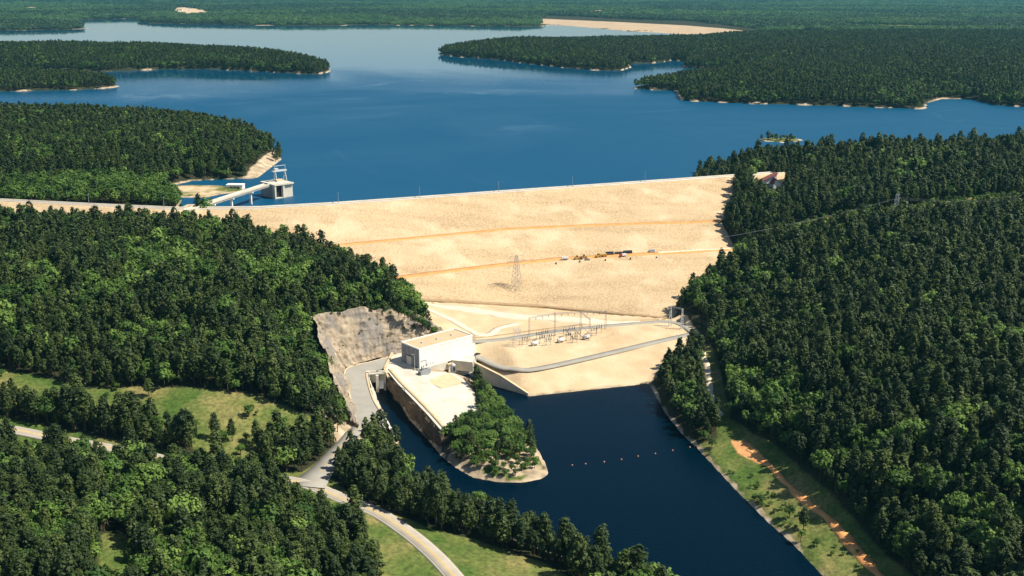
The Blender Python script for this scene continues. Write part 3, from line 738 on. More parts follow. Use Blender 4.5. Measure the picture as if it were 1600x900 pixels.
# ------------------------------------------------------------------ rock faces
def loft(name, base, top, m, cell, amp, seed, parent=None, origin=(0, 0, 0), topw=0.0):
    base, top = np.array([P(*p) for p in base]), np.array([P(*p) for p in top])
    bl, tp = resample(base, cell), None
    n = len(bl); s = np.linspace(0, 1, n)
    def along(pts):
        c = resample(pts, cell * 0.5); l = np.r_[0, np.cumsum(np.linalg.norm(np.diff(c, axis=0), axis=1))]; l /= l[-1]
        return np.stack([np.interp(s, l, c[:, k]) for k in range(3)], 1)
    # keep the corners of both lines together
    def seg(pts):
        k = np.linspace(0, len(pts) - 1, n); i = np.minimum(k.astype(int), len(pts) - 2); f = (k - i)[:, None]
        return pts[i] * (1 - f) + pts[i + 1] * f
    bl, tp = seg(base), seg(top)
    rows = max(6, int(np.linalg.norm(tp - bl, axis=1).max() / cell))
    t = np.linspace(0, 1, rows)[:, None, None]
    Q = bl[None] * (1 - t) + tp[None] * t
    d = np.gradient(Q, axis=1); u_ = np.gradient(Q, axis=0)
    nr = np.cross(d, u_); nr /= np.linalg.norm(nr, axis=2)[..., None] + 1e-9
    if nr[..., 1].mean() > 0 and abs(nr[..., 1].mean()) > abs(nr[..., 0].mean()): nr = -nr
    sx = np.arange(n)[None, :] * cell + np.zeros((rows, 1)); sy = np.arange(rows)[:, None] * cell + np.zeros((1, n))
    e = (fbm(sx, sy * 0.45, 13, 4, seed) - 0.5) * 3.2 * amp + (fbm(sx, sy * 0.3, 4.5, 3, seed + 5) - 0.5) * 1.8 * amp
    e += np.where(fbm(sx, sy, 9, 2, seed + 9) > 0.55, 0.5 * amp, 0) + np.where(fbm(sx, sy * 2.2, 6, 2, seed + 13) > 0.6, 0.45 * amp, 0)
    led = (sy + 5 * fbm(sx, sy * 0, 14, 2, seed + 3)) / 7.0; e += (np.floor(led) - led + 0.5) * 0.4 * amp
    wv = (fbm(sx, sx * 0, 8, 3, seed + 21) - 0.5) * 5.0 * topw * np.clip((sy / sy.max() - 0.8) * 5, 0, 1); Q[..., 2] += wv
    Q = Q + nr * e[..., None]
    Q -= np.array(origin)
    me = grid_mesh(name, Q[..., 0], Q[..., 1], Q[..., 2], m, False)
    return obj(name, me, parent)
tag(loft("rock_cut", [(560, 676, 12.3), (546, 622, 12.3), (538, 576, 12.3), (580, 562, 12.3), (620, 552, 12.3), (690, 538, 12.3)],
         [(550, 655, 16), (519, 585, 31), (485, 490, 44), (570, 482, 42), (640, 485, 37), (702, 522, 18)], M['rock'], 0.9, 1.6, 41, None, (0, 0, 0), 1.0), kind="structure")
YZ = 12.9
spit = empty("rock_spit", P(660, 640, 0))
tag(spit, "quarried rock spit with pale concrete apron running out from the powerhouse", "rock spit")
SO = np.array(spit.location)
AP = [P(*q) - SO for q in [(606, 567, 12.9), (603, 577, 12.9), (622, 600, 12.6), (645, 624, 11.6), (668, 648, 10.6), (690, 673, 9.6), (705, 668, 9.2), (752, 655, 8), (749, 634, 8), (741, 612, 8), (724, 592, 8), (712, 584, 8), (690, 581, 8.8), (654, 580, 12.2)]]
hub = np.mean(AP, 0)
m_ = MB(); n_ = len(AP)
m_.add([hub] + AP + [p - (0, 0, 1.5) for p in AP], [(0, 1 + i, 1 + (i + 1) % n_) for i in range(n_)] + [(1 + i, 1 + n_ + i, 1 + n_ + (i + 1) % n_, 1 + (i + 1) % n_) for i in range(n_)])
m_.build("apron", M['concrete'], spit)
loft("rock_wall", [(606, 604, -1.5), (619, 626, -1.5), (643, 658, -1.5), (669, 687, -1.5), (692, 713, -1.5), (704, 722, -1.5)],
     [(601, 576, 13.2), (621, 600, 12.9), (644, 624, 11.9), (667, 648, 10.9), (689, 674, 9.9), (706, 671, 9.3)], M['shade_rock'], 1.0, 1.7, 51, spit, SO)
loft("rock_wall", [(736, 594, -1), (757, 607, -1), (777, 627, -1), (800, 650, -1), (792, 668, 2), (735, 700, 4), (700, 690, 4)],
     [(723, 590, 8.2), (742, 611, 8.2), (750, 634, 8.2), (753, 655, 8.2), (750, 657, 8.2), (706, 670, 9.3), (691, 674, 9.6)], M['shade_rock'], 1.3, 0.9, 57, spit, SO)
kc = [P(*q) - SO for q in [(604, 577, 13), (623, 599, 12.7), (646, 622, 11.7), (669, 646, 10.7), (689, 669, 9.8)]]
kb = MB()
kc2 = resample(kc, 4)
A = kc2 + np.array((1.0, 0.3, .25)); B = kc2 + np.array((3.4, 1.0, .25))
o = strip("edge_kerb", A, B, M['tan_concrete'], spit, (0, 0, 0), 0.4)
m_ = MB(); TS = [P(*q) - SO for q in [(664, 596, 10.6), (702, 584, 8.5), (724, 599, 8.2), (690, 608, 9.3)]]
hub = np.mean(TS, 0); n_ = len(TS); lift = np.array((0, 0, .55))
m_.add([hub + lift] + [p + lift for p in TS] + [p - lift for p in TS], [(0, 1 + i, 1 + (i + 1) % n_) for i in range(n_)] + [(1 + i, 1 + n_ + i, 1 + n_ + (i + 1) % n_, 1 + (i + 1) % n_) for i in range(n_)])
m_.build("tan_slab", M['tan_concrete'], spit)

# ------------------------------------------------------------------ trees
def leaf_faces(rs, cl, per, size, centre, asp=0.6, upb=0.35):
    """leaf-sized quads round clump centres cl (N x 4: x,y,z,r)"""
    n = len(cl) * per
    c = np.repeat(cl, per, 0)
    dv = rs.normal(size=(n, 3)); dv /= np.linalg.norm(dv, axis=1)[:, None]
    p = c[:, :3] + dv * (c[:, 3] * rs.random(n) ** 0.5)[:, None]
    out = p - centre; out /= np.linalg.norm(out, axis=1)[:, None] + 1e-6
    nr = 0.75 * out + 0.55 * dv + np.array((0, 0, upb)) + 0.45 * rs.normal(size=(n, 3))
    nr /= np.linalg.norm(nr, axis=1)[:, None]
    a = np.cross(nr, rs.normal(size=(n, 3))); a /= np.linalg.norm(a, axis=1)[:, None]
    b = np.cross(nr, a)
    s = size * (0.65 + 0.7 * rs.random(n))[:, None]
    a, b = a * s * 0.5, b * s * 0.5 * asp
    v = np.stack([p - a, p - b * 0.9, p + a, p + b * 1.1], 1).reshape(-1, 3)
    return v
def mesh_from(name, parts):
    """parts: list of (verts, quads, material)"""
    me = bpy.data.meshes.new(name)
    V = np.vstack([p[0] for p in parts]).astype(np.float32)
    off, Q, mi = 0, [], []
    for k, (v, q, m) in enumerate(parts):
        Q.append(q + off); mi.append(np.full(len(q), k)); off += len(v)
        me.materials.append(m)
    Q = np.vstack(Q).astype(np.int32); mi = np.concatenate(mi).astype(np.int32)
    me.vertices.add(len(V)); me.vertices.foreach_set("co", V.ravel())
    me.loops.add(Q.size); me.loops.foreach_set("vertex_index", Q.ravel())
    me.polygons.add(len(Q)); me.polygons.foreach_set("loop_start", np.arange(0, Q.size, 4, dtype=np.int32))
    me.polygons.foreach_set("material_index", mi)
    me.update(calc_edges=True)
    return me
def quads(v): return np.arange(len(v)).reshape(-1, 4)
def limb(pts, rad, n=5):
    vs, qs = [], []
    for (x, y, z), r in zip(pts, rad):
        for i in range(n):
            t = 2 * math.pi * i / n; vs.append((x + r * math.cos(t), y + r * math.sin(t), z))
    for k in range(len(pts) - 1):
        for i in range(n): qs.append((k * n + i, k * n + (i + 1) % n, (k + 1) * n + (i + 1) % n, (k + 1) * n + i))
    return np.array(vs), np.array(qs)
def join(a):
    V, Q, o = [], [], 0
    for v, q in a: V.append(v); Q.append(q + o); o += len(v)
    return np.vstack(V), np.vstack(Q)
def pine(seed, lod):
    rs = np.random.default_rng(seed)
    H = 14.5 + 1.5 * rs.random(); h0 = H * (0.16 + 0.22 * rs.random()); Rm = 2.5 + 1.1 * rs.random(); pw = 1.5 + 1.6 * rs.random()
    ncl, per, size = ((78, 14, 0.95), (48, 9, 1.35), (26, 6, 2.1))[lod]
    lean = rs.normal(size=2) * 0.4
    cl = []
    for i in range(ncl):
        t = (i + 0.5) / ncl; t = t ** 0.85
        h = h0 + (H - h0) * t
        R_ = Rm * (min(1.0, 0.55 + 1.6 * t) if t < 0.3 else 1.0) * (1 - t ** pw) ** 0.75 + 0.25
        a = i * 2.399 + rs.normal() * 0.5; q = R_ * (0.45 + 0.6 * rs.random())
        cl.append((lean[0] * t + q * math.cos(a), lean[1] * t + q * math.sin(a), h - 0.12 * q, 0.75 + 0.55 * rs.random()))
    cl = np.array(cl)
    lv = leaf_faces(rs, cl, per, size, np.array((lean[0] * .5, lean[1] * .5, h0 + (H - h0) * 0.35)), 0.62)
    tr = [limb([(0, 0, -0.6), (0, 0, h0), (lean[0], lean[1], H * .93)], (0.30, 0.22, 0.05), 5 if lod < 2 else 3)]
    if lod == 0:
        for k in range(7):
            c = cl[int((k + 0.5) * ncl / 7)]
            tr.append(limb([(lean[0] * .4, lean[1] * .4, c[2] - 0.7), (c[0], c[1], c[2])], (0.09, 0.03), 3))
    tv, tq = join(tr)
    return lv, quads(lv), tv, tq
def broad(seed, lod, low=False):
    rs = np.random.default_rng(seed)
    H = 13.0; Rm = 3.3 + 1.1 * rs.random()
    ncl, per, size = ((80, 14, 0.95), (48, 8, 1.5), (24, 6, 2.3))[lod]
    lobes = [(0, 0, 9.2, 3.2)] + [(math.cos(a) * Rm * .55, math.sin(a) * Rm * .55, 6.2 + 4.2 * rs.random(), 2.2 + 0.9 * rs.random()) for a in np.linspace(0, 6.28, 7)[:-1] + rs.random()]
    cl = []
    for i in range(ncl):
        l = lobes[i % len(lobes)]
        dv = rs.normal(size=3); dv[2] = dv[2] * 0.8 + 0.25; dv /= np.linalg.norm(dv)
        q = l[3] * (0.6 + 0.45 * rs.random())
        cl.append((l[0] + dv[0] * q, l[1] + dv[1] * q, max(2.4, l[2] + dv[2] * q), 0.8 + 0.6 * rs.random()))
    cl = np.array(cl)
    lv = leaf_faces(rs, cl, per, size, np.array((0, 0, 7.0)), 0.75, 0.25)
    tr = [limb([(0, 0, -0.6), (0, 0, 4.0), (0.2, 0.1, 9.5)], (0.34, 0.26, 0.08), 5 if lod < 2 else 3)]
    if lod == 0:
        for l in lobes[1:]:
            tr.append(limb([(0, 0, 3.2), (l[0] * .6, l[1] * .6, l[2] - 1.2), (l[0], l[1], l[2])], (0.16, 0.1, 0.03), 4))
    tv, tq = join(tr)
    return lv, quads(lv), tv, tq
KINDS = {'rust': (pine, M['rust'], 1), 'pine': (pine, M['pine'], 9), 'oak': (broad, M['oak'], 6), 'lime': (broad, M['lime'], 4)}
SRC = {}
def source(kind, lod):
    """meshes of a kind: whole trees for the woods, trunk and crown apart for single trees"""
    if (kind, lod) in SRC: return SRC[(kind, lod)]
    fn, m, n = KINDS[kind]; out = []
    for k in range(n):
        lv, lq, tv, tq = fn(100 * k + len(kind) + 7 * lod, lod)
        out.append((mesh_from(f"{kind}_tree", [(lv, lq, m), (tv, tq, M['bark'])]), mesh_from("crown", [(lv, lq, m)]), mesh_from("trunk", [(tv, tq, M['bark'])])))
    SRC[(kind, lod)] = out
    return out
def wood(name, label, cat, x, y, z, rot, scl, sclz, idx, meshes):
    """one mass of trees: points carrying tree meshes"""
    tc = bpy.data.collections.new(name + "_kinds")
    for k, m_ in enumerate(meshes):
        tc.objects.link(bpy.data.objects.new(f"{name}_{k:02d}", m_))
    me = bpy.data.meshes.new(name)
    n = len(x); me.vertices.add(n)
    me.vertices.foreach_set("co", np.stack([x, y, z], 1).astype(np.float32).ravel())
    for nm, arr, ty in (("rot", rot, 'FLOAT'), ("scl", scl, 'FLOAT'), ("sclz", sclz, 'FLOAT'), ("pick", idx, 'INT')):
        a = me.attributes.new(nm, ty, 'POINT'); a.data.foreach_set("value", arr.astype(np.int32 if ty == 'INT' else np.float32))
    o = obj(name, me)
    ng = bpy.data.node_groups.new(name, 'GeometryNodeTree')
    ng.interface.new_socket("Geometry", in_out='INPUT', socket_type='NodeSocketGeometry')
    ng.interface.new_socket("Geometry", in_out='OUTPUT', socket_type='NodeSocketGeometry')
    N, Lk = ng.nodes, ng.links
    gi, go = N.new("NodeGroupInput"), N.new("NodeGroupOutput")
    ci = N.new("GeometryNodeCollectionInfo"); ci.inputs["Collection"].default_value = tc
    ci.inputs["Separate Children"].default_value = True; ci.inputs["Reset Children"].default_value = True
    ip = N.new("GeometryNodeInstanceOnPoints"); ip.inputs["Pick Instance"].default_value = True
    def na(nm, ty):
        a = N.new("GeometryNodeInputNamedAttribute"); a.data_type = ty; a.inputs["Name"].default_value = nm; return a.outputs["Attribute"]
    cr, cs = N.new("ShaderNodeCombineXYZ"), N.new("ShaderNodeCombineXYZ")
    Lk.new(na("rot", 'FLOAT'), cr.inputs[2])
    s = na("scl", 'FLOAT'); Lk.new(s, cs.inputs[0]); Lk.new(s, cs.inputs[1]); Lk.new(na("sclz", 'FLOAT'), cs.inputs[2])
    e2r = N.new("FunctionNodeEulerToRotation"); Lk.new(cr.outputs[0], e2r.inputs[0])
    Lk.new(gi.outputs[0], ip.inputs["Points"]); Lk.new(ci.outputs[0], ip.inputs["Instance"])
    Lk.new(na("pick", 'INT'), ip.inputs["Instance Index"]); Lk.new(e2r.outputs[0], ip.inputs["Rotation"]); Lk.new(cs.outputs[0], ip.inputs["Scale"])
    Lk.new(ip.outputs[0], go.inputs[0])
    md = o.modifiers.new("trees", 'NODES'); md.node_group = ng
    return tag(o, label, cat, kind="stuff")
def single(kind, x, y, s, sz=None, label=None, group=None, lod=0, k=None, name=None, z=None, cat="tree"):
    src = source(kind, lod); k = random.randrange(len(src)) if k is None else k % len(src)
    nm = name or ('pine_tree' if kind == 'pine' else 'broadleaf_tree')
    e = empty(nm, (x, y, float(hz(x, y)) - 0.1 if z is None else z), random.random() * 6.28)
    e.scale = (s, s, sz or s)
    obj("trunk", src[k][2], e); obj("crown", src[k][1], e)
    return tag(e, label, cat, group)

# where trees can stand
OPEN = [FIELD, VERGE, BRANCH, LOWFIELD, GLADE, STRIP, PATH, CLAYGAP, GULLY, CLAYSLIT, HOUSELOT, TOEPAD, DAM_POLY, BLUFF, CORRIDOR, SPIT2]
SPARSE = GL([(296, 688), (340, 680), (398, 690), (412, 742), (330, 735)])
OPEN.append(SPARSE)
CUT = np.vstack([PL([(552, 668)], 13), PL([(546, 640), (519, 585), (485, 490), (570, 482), (640, 485), (705, 524)], 40)])
CUT = np.array([P(*p)[:2] for p in [(556, 680, 13), (547, 652, 16), (518, 584, 31), (484, 489, 44), (570, 480, 42), (642, 484, 37), (702, 520, 18), (742, 538, 13), (742, 600, 8), (700, 690, 10), (600, 680, 10)]])
APRONP = PL([(595, 560), (600, 580), (645, 628), (690, 676), (706, 670), (754, 656), (744, 605), (715, 575)], YZ)
def frame(x, y, z, mg=0.10):
    u, v, dep = PX(x, y, z); ut, vt, _ = PX(x, y, z + 18)
    return (u > -1600 * mg) & (u < 1600 * (1 + mg)) & (vt < 960) & (v > -10), u, v, dep
def scatter(x0, x1, y0, y1, st, jit=0.42):
    gx, gy = np.meshgrid(np.arange(x0, x1, st), np.arange(y0, y1, st))
    gx[1::2] += st / 2
    gx = gx + (rng.random(gx.shape) - .5) * st * 2 * jit; gy = gy + (rng.random(gy.shape) - .5) * st * 2 * jit
    return gx.ravel(), gy.ravel()
T = []      # x y z kind scale scalez
x, y = scatter(-560, 640, 380, 1330, 4.9)
z = hz(x, y)
ok, u, v, dep = frame(x, y, z)
x, y, z, u, v, dep = (a[ok] for a in (x, y, z, u, v, dep))
keep = np.ones(len(x), bool)
for p in OPEN + [CUT, APRONP, SPITTIP]: keep &= ~inside(x, y, np.asarray(p))
keep &= (sdist(x, y, TOEPAD) < -7) & (sdist(x, y, DAM_POLY) < -3)
keep &= -sdist(x, y, TAIL) > 3.0
dn = sdist(x, y, NEAR); keep &= dn > 4
lft = x < P(300, 328, 70)[0]; yc = np.interp(x, crest[:, 0], crest[:, 1])
keep &= ~(lft & (y - yc > -24) & (y - yc < 22))
keep &= ~((x > crest[-40, 0]) & (np.abs(y - yc - 4) < 12) & (x < P(1150, 276, 70)[0]))
x, y, z, u, v, dep = (a[keep] for a in (x, y, z, u, v, dep))
nb = fbm(x, y, 46, 3, 61); nb2 = fbm(x, y, 13, 2, 62); r1 = rng.random(len(x))
pb_ = np.clip((nb - 0.48) * 4.5, 0.07, 0.8) * np.clip((nb2 - 0.25) * 2.2, 0.2, 1)
right = u > 1050
pb_ = np.where(right & (v < 620) & (u > 1250), pb_ * 0.35, pb_)
def blob(cu, cv, ru, rv): return ((u - cu) / ru) ** 2 + ((v - cv) / rv) ** 2 < 1
for b_ in ((1200, 650, 70, 60), (1140, 560, 30, 40), (1480, 800, 45, 40), (1540, 850, 40, 50), (210, 800, 30, 40), (470, 810, 40, 40), (100, 860, 60, 40), (430, 440, 60, 30), (250, 430, 60, 40), (640, 500, 40, 30), (1450, 270, 60, 20), (550, 470, 60, 20), (60, 470, 40, 40)):
    pb_ = np.where(blob(*b_), np.maximum(pb_, 0.55), pb_)
pb_ = np.where((u < 660) & (v < 570), np.clip(pb_ * 1.5, 0.12, 0.8), pb_)
pb_ = np.where((u < 300) & (v < 330) & (v > 270), 0.92, pb_)
isb = r1 < pb_
lime = isb & (rng.random(len(x)) < np.where(blob(1480, 800, 45, 45) | blob(1540, 860, 40, 50), 0.9, 0.48))
sc = (0.55 + 0.55 * rng.random(len(x)) ** 0.9 + 0.45 * (rng.random(len(x)) < 0.12)) * (0.82 + 0.36 * fbm(x, y, 80, 2, 71))
szz = sc * (0.9 + 0.25 * rng.random(len(x)))
kind = np.where(lime, 2, np.where(isb, 1, 0))
NT = dict(x=x, y=y, z=z, u=u, v=v, dep=dep, k=kind, s=sc, sz=szz)
# low scrub in the power line corridor
cx, cy = scatter(200, 640, 700, 1100, 4.2); cz = hz(cx, cy)
q = inside(cx, cy, CORRIDOR) & (rng.random(len(cx)) < 0.7); cx, cy, cz = cx[q], cy[q], cz[q]
cu_, cv_, cd = PX(cx, cy, cz)
NT2 = dict(x=cx, y=cy, z=cz, u=cu_, v=cv_, dep=cd, k=np.where(rng.random(len(cx)) < .35, 2, 1), s=0.28 + 0.25 * rng.random(len(cx)), sz=0.22 + 0.22 * rng.random(len(cx)))
for k_ in NT: NT[k_] = np.concatenate([NT[k_], NT2[k_]])
# woods over the reservoir
x, y = scatter(-1700, 2100, 1000, 4000, 7.2); z = hz(x, y)
ok, u, v, dep = frame(x, y, z, 0.06)
dn = sdist(x, y, NEAR)
ok &= (z > ZR + 1.0) & (dn < 0) & ((y > 1330) | (dn < -1))
ok &= ~inside(x, y, BLUFF) & ~inside(x, y, SPIT2) & ~inside(x, y, LANDS[6][0])
ok &= ~((x < P(300, 328, 70)[0]) & (y - np.interp(x, crest[:, 0], crest[:, 1]) < 22))
x, y, z, u, v, dep = (a[ok] for a in (x, y, z, u, v, dep))
nb = fbm(x, y, 55, 3, 81)
isb = rng.random(len(x)) < np.clip((nb - 0.5) * 4, 0.05, 0.5)
isb |= (u < 295) & (v < 335) & (v > 283) & (rng.random(len(x)) < 0.9)
sc = (0.85 + 0.4 * rng.random(len(x)))
UT = dict(x=x, y=y, z=z, u=u, v=v, dep=dep, k=np.where(isb, np.where(rng.random(len(x)) < .15, 2, 1), 0), s=sc, sz=sc * (0.85 + 0.25 * rng.random(len(x))))

def zone(u, v, x, y):
    if sdist(np.array([x]), np.array([y]), TAIL)[0] > -70 and x < 150 and v > 640 and u > 560: return 1
    if u > 1030: return 2 if v > 420 else 3
    if v > 700 or (u < 560 and v > 690): return 0
    if v > 600 and u < 310: return 4
    if v > 640 and u < 560: return 5
    return 6
ZL = {0: ("bottom left wood", "in the dense wood filling the bottom left corner"),
      1: ("trees between verge and channel", "in the belt between the grassy verge and the dark channel"),
      2: ("trees of the slope beyond the clay strip", "on the wooded slope beside the orange clay strip"),
      3: ("trees of the far abutment", "on the wooded abutment behind the pylon"),
      4: ("trees of the field grove", "in the narrow grove between the green field and the road"),
      5: ("trees by the junction", "in the clump between the field and the road junction"),
      6: ("trees of the hillside", "on the hillside wood above the green field")}
KN = {0: ('pine', 'pine_tree', 'dark green pine tree'), 1: ('oak', 'broadleaf_tree', 'mid green leafy tree'), 2: ('lime', 'broadleaf_tree', 'bright yellow green leafy tree')}
SUBS = [(GLADE, 11, (0,), "beside the small grassy glade in the bottom left wood", "by the glade"),
        (LOWFIELD, 13, (0,), "on the lawn side edge of the bottom left wood", "by the lawn edge"),
        (VERGE, 14, (0,), "on the bottom left wood's edge facing the pale road", "by the pale road"),
        (STRIP, 11, (2,), "in the front row behind the orange clay strip", "behind the clay strip"),
        (PATH, 9, (2,), "beside the narrow track above the tailwater", "by the track"),
        (LOWFIELD, 11, (1,), "on the lawn side of the belt along the dark channel", "by the belt's lawn side"),
        (FIELD, 12, (6,), "along the upper edge of the green field", "by the upper field edge")]
def where(i):
    zi = zone(NT['u'][i], NT['v'][i], NT['x'][i], NT['y'][i]); xx, yy = np.array([NT['x'][i]]), np.array([NT['y'][i]])
    for poly, dst, zs, ph_, gp in SUBS:
        if zi in zs and -sdist(xx, yy, poly)[0] < dst: return gp, ph_
    if zi == 0: return ("bottom left wood, outer half", "deep in the bottom left wood, left of the small glade") if NT['u'][i] < 190 else ("bottom left wood, inner half", "inside the bottom left wood between glade and lawn")
    if zi == 2: return ("lower slope", "low on the dark slope in the bottom right corner") if NT['v'][i] > 740 else ("upper slope", "higher on the dark slope above the orange clay strip")
    return ZL[zi]
inv = (NT['u'] > 8) & (NT['u'] < 1592) & (NT['v'] - F * 12 / NT['dep'] < 880)
used = np.zeros(len(NT['x']), bool)
for ks, cap in (((0,), 300), ((1, 2), 150)):
    c = np.where(inv & np.isin(NT['k'], ks))[0]
    c = c[np.argsort(NT['dep'][c] / NT['s'][c])][:cap]
    used[c] = True
    for i in c:
        kd = int(NT['k'][i]); zn = where(i)
        single(KN[kd][0], NT['x'][i], NT['y'][i], NT['s'][i], NT['sz'][i], KN[kd][2] + " " + zn[1], {0: "pines", 1: "leafy trees", 2: "bright leafy trees"}[kd] + ", " + zn[0], name=KN[kd][1], z=NT['z'][i] - .1)
def mass(name, label, ks):
    X = {}
    meshes, off = [], {}
    for lod in (1, 2):
        for k_ in ks:
            off[(k_, lod)] = (len(meshes), len(source(KN[k_][0], lod))); meshes += [s[0] for s in source(KN[k_][0], lod)]
    a = np.isin(NT['k'], ks) & ~used; b = np.isin(UT['k'], ks)
    cat_ = {f: np.concatenate([NT[f][a], UT[f][b]]) for f in ('x', 'y', 'z', 'k', 's', 'sz', 'dep')}
    pick = np.zeros(len(cat_['x']), int)
    for i in range(len(pick)):
        o_, n_ = off[(int(cat_['k'][i]), 1 if cat_['dep'][i] < 1350 else 2)]; pick[i] = o_ + random.randrange(n_)
    wood(name, label, "forest", cat_['x'], cat_['y'], cat_['z'] - 0.1, rng.random(len(pick)) * 6.28, cat_['s'], cat_['sz'], pick, meshes)
    print(name, len(pick))
mass("pine_forest", "dark pine woods over the hills and lake points", (0,))
mass("broadleaf_forest", "light green leafy trees mixed through the woods", (1, 2))

# far woods: patches of canopy out to the horizon
def patch(seed):
    rs = np.random.default_rng(seed); cl = []
    for i in range(6):
        for j in range(6):
            cx_, cy_ = (i - 2.5) * 8.5 + rs.normal() * 2, (j - 2.5) * 8.5 + rs.normal() * 2; h = 11 + 7 * rs.random()
            for k in range(3): cl.append((cx_ + rs.normal() * 1.6, cy_ + rs.normal() * 1.6, h - 1.5 - k * 3.2, 2.6))
    cl = np.array(cl); lv = leaf_faces(rs, cl, 5, 4.2, np.array((0, 0, -30.0)), 0.8)
    return lv
fm = []
for k, m_ in enumerate(('pine', 'pine', 'oak', 'pine', 'oak')):
    lv = patch(900 + k); fm.append(mesh_from("wood_patch", [(lv, quads(lv), M[m_ + '_far'])]))
fx, fy, fs = [], [], []
for y0, y1, st in ((3300, 6200, 42), (6200, 9500, 62), (9500, 15500, 95)):
    a, b = scatter(-0.56 * y1, 0.56 * y1, y0, y1, st); fx.append(a); fy.append(b); fs.append(np.full(len(a), st / 42 * 1.05))
fx, fy, fs = map(np.concatenate, (fx, fy, fs)); fz = hz(fx, fy)
u, v, dep = PX(fx, fy, fz)
DIKE = L([(840, 41), (845, 28), (1075, 38), (1190, 50), (1190, 58), (980, 54)])
ok = (fz > ZR + 0.8) & (u > -80) & (u < 1680) & inside(fx, fy, LANDS[-1][0])
for p in FARCUTS + [SANDCUT, FARFIELD, DIKE]: ok &= ~inside(fx, fy, np.asarray(p))
fx, fy, fz, fs = fx[ok], fy[ok], fz[ok], fs[ok]
nb = fbm(fx, fy, 600, 4, 91)
pk = np.where(nb + rng.normal(size=len(fx)) * 0.05 > 0.52, np.where(rng.random(len(fx)) < .5, 2, 4), rng.choice([0, 1, 3], len(fx)))
wood("far_forest", "hazy unbroken forest beyond the lake reaching to the horizon", "forest", fx, fy, fz - 1, rng.integers(0, 4, len(fx)) * 1.5708 + 0.2, fs, 0.8 + 0.35 * rng.random(len(fx)), pk, fm)
print('far', len(fx))
# ------------------------------------------------------------------ yard, channel walls and outlet
tag(MB().prism(PL([(560, 676), (546, 622), (538, 577), (580, 564), (609, 557), (604, 574), (575, 582), (573, 590), (582, 622), (603, 657), (603, 668)], 12.95), 11.5, 12.95).build("yard_pavement", M['asphalt']), kind="structure")
tag(MB().prism(PL([(609, 557), (650, 548), (742, 532), (744, 552), (738, 566), (700, 562), (654, 577), (606, 566)], 13.0), 6.0, 13.0).build("powerhouse_yard", M['concrete']), kind="structure")
cw = loft("channel_bank", [(585, 606, -1), (590, 628, -1), (600, 645, -1), (612, 668, -1), (622, 690, -1)], [(575, 583, 13.1), (583, 621, 13.1), (597, 646, 13.1), (604, 660, 13), (609, 668, 11)], M['concrete'], 1.0, 0.5, 63)
tag(cw, kind="structure")
ke = resample([P(u, v, 12.95) for u, v in [(574, 582), (573, 590), (582, 622), (596, 646), (603, 658)]], 3)
tag(strip("kerb", ke + np.array((-.5, 0, .35)), ke + np.array((.7, 0.2, .35)), M['tan_concrete'], None, (0, 0, 0), 1.2), kind="structure")
ke = resample([P(u, v, 12.95) for u, v in [(560, 674), (547, 622), (539.5, 578), (580, 565), (608, 558)]], 3)
tag(strip("kerb", ke + np.array((-.3, -.3, .3)), ke + np.array((.5, .5, .3)), M['tan_concrete'], None, (0, 0, 0), 1.2), kind="structure")
oz = P(588, 580, 12.9)
ow = empty("outlet_works", (oz[0], oz[1], 0), 0.12); tag(ow, "pale concrete outlet structure at the head of the dark channel", "outlet")
MB().box(-7, -4.6, -3.5, 1, -2, 13.3).build("pier", M['concrete'], ow)
MB().box(-0.4, 1.4, -5.5, 1, -2, 11.6).build("pier", M['concrete'], ow)
MB().box(4.6, 6.2, -2.5, 1, -2, 13.1).build("pier", M['concrete'], ow)
MB().box(-4.6, -0.4, -1, 0.8, 5.5, 13.2).build("headwall", M['concrete'], ow)
MB().box(1.4, 4.6, -1, 0.8, 6.5, 13.0).build("headwall", M['concrete'], ow)
MB().hexa([(1.4, -5.4, 2.5), (4.6, -5.4, 2.5), (4.6, -1, 6.0), (1.4, -1, 6.0)], [(1.4, -5.4, 3.2), (4.6, -5.4, 3.2), (4.6, -1, 6.7), (1.4, -1, 6.7)]).build("chute_slab", M['white'], ow)
MB().box(-4.6, -0.4, 0.85, 1.1, -1, 5.5).build("gate", M['dark'], ow)
MB().box(-5.2, 5.2, -3.4, -1.0, 11.8, 12.4).build("walkway", M['concrete'], ow)
for s in range(6): MB().bar((-5 + 2 * s, -3.3, 12.4), (-5 + 2 * s, -3.3, 13.4), .1).build("rail_post", M['steel'], ow)
MB().bar((-5, -3.3, 13.4), (5, -3.3, 13.4), .1).build("handrail", M['steel'], ow)
t0, t1, t2 = P(613, 553, 13), P(601, 577, 13), P(608, 591, 11)
tw_ = empty("training_wall", t1); tag(tw_, "thin tan concrete wall between the yard and the rock spit", "wall")
MB().bar(t0 - t1 + (0, 0, .4), (0, 0, .4), 1.5, 1.6).build("upper_wall", M['tan_concrete'], tw_)
MB().bar((0, 0, .2), t2 - t1, 1.6, 1.6).build("sloping_wall", M['tan_concrete'], tw_)

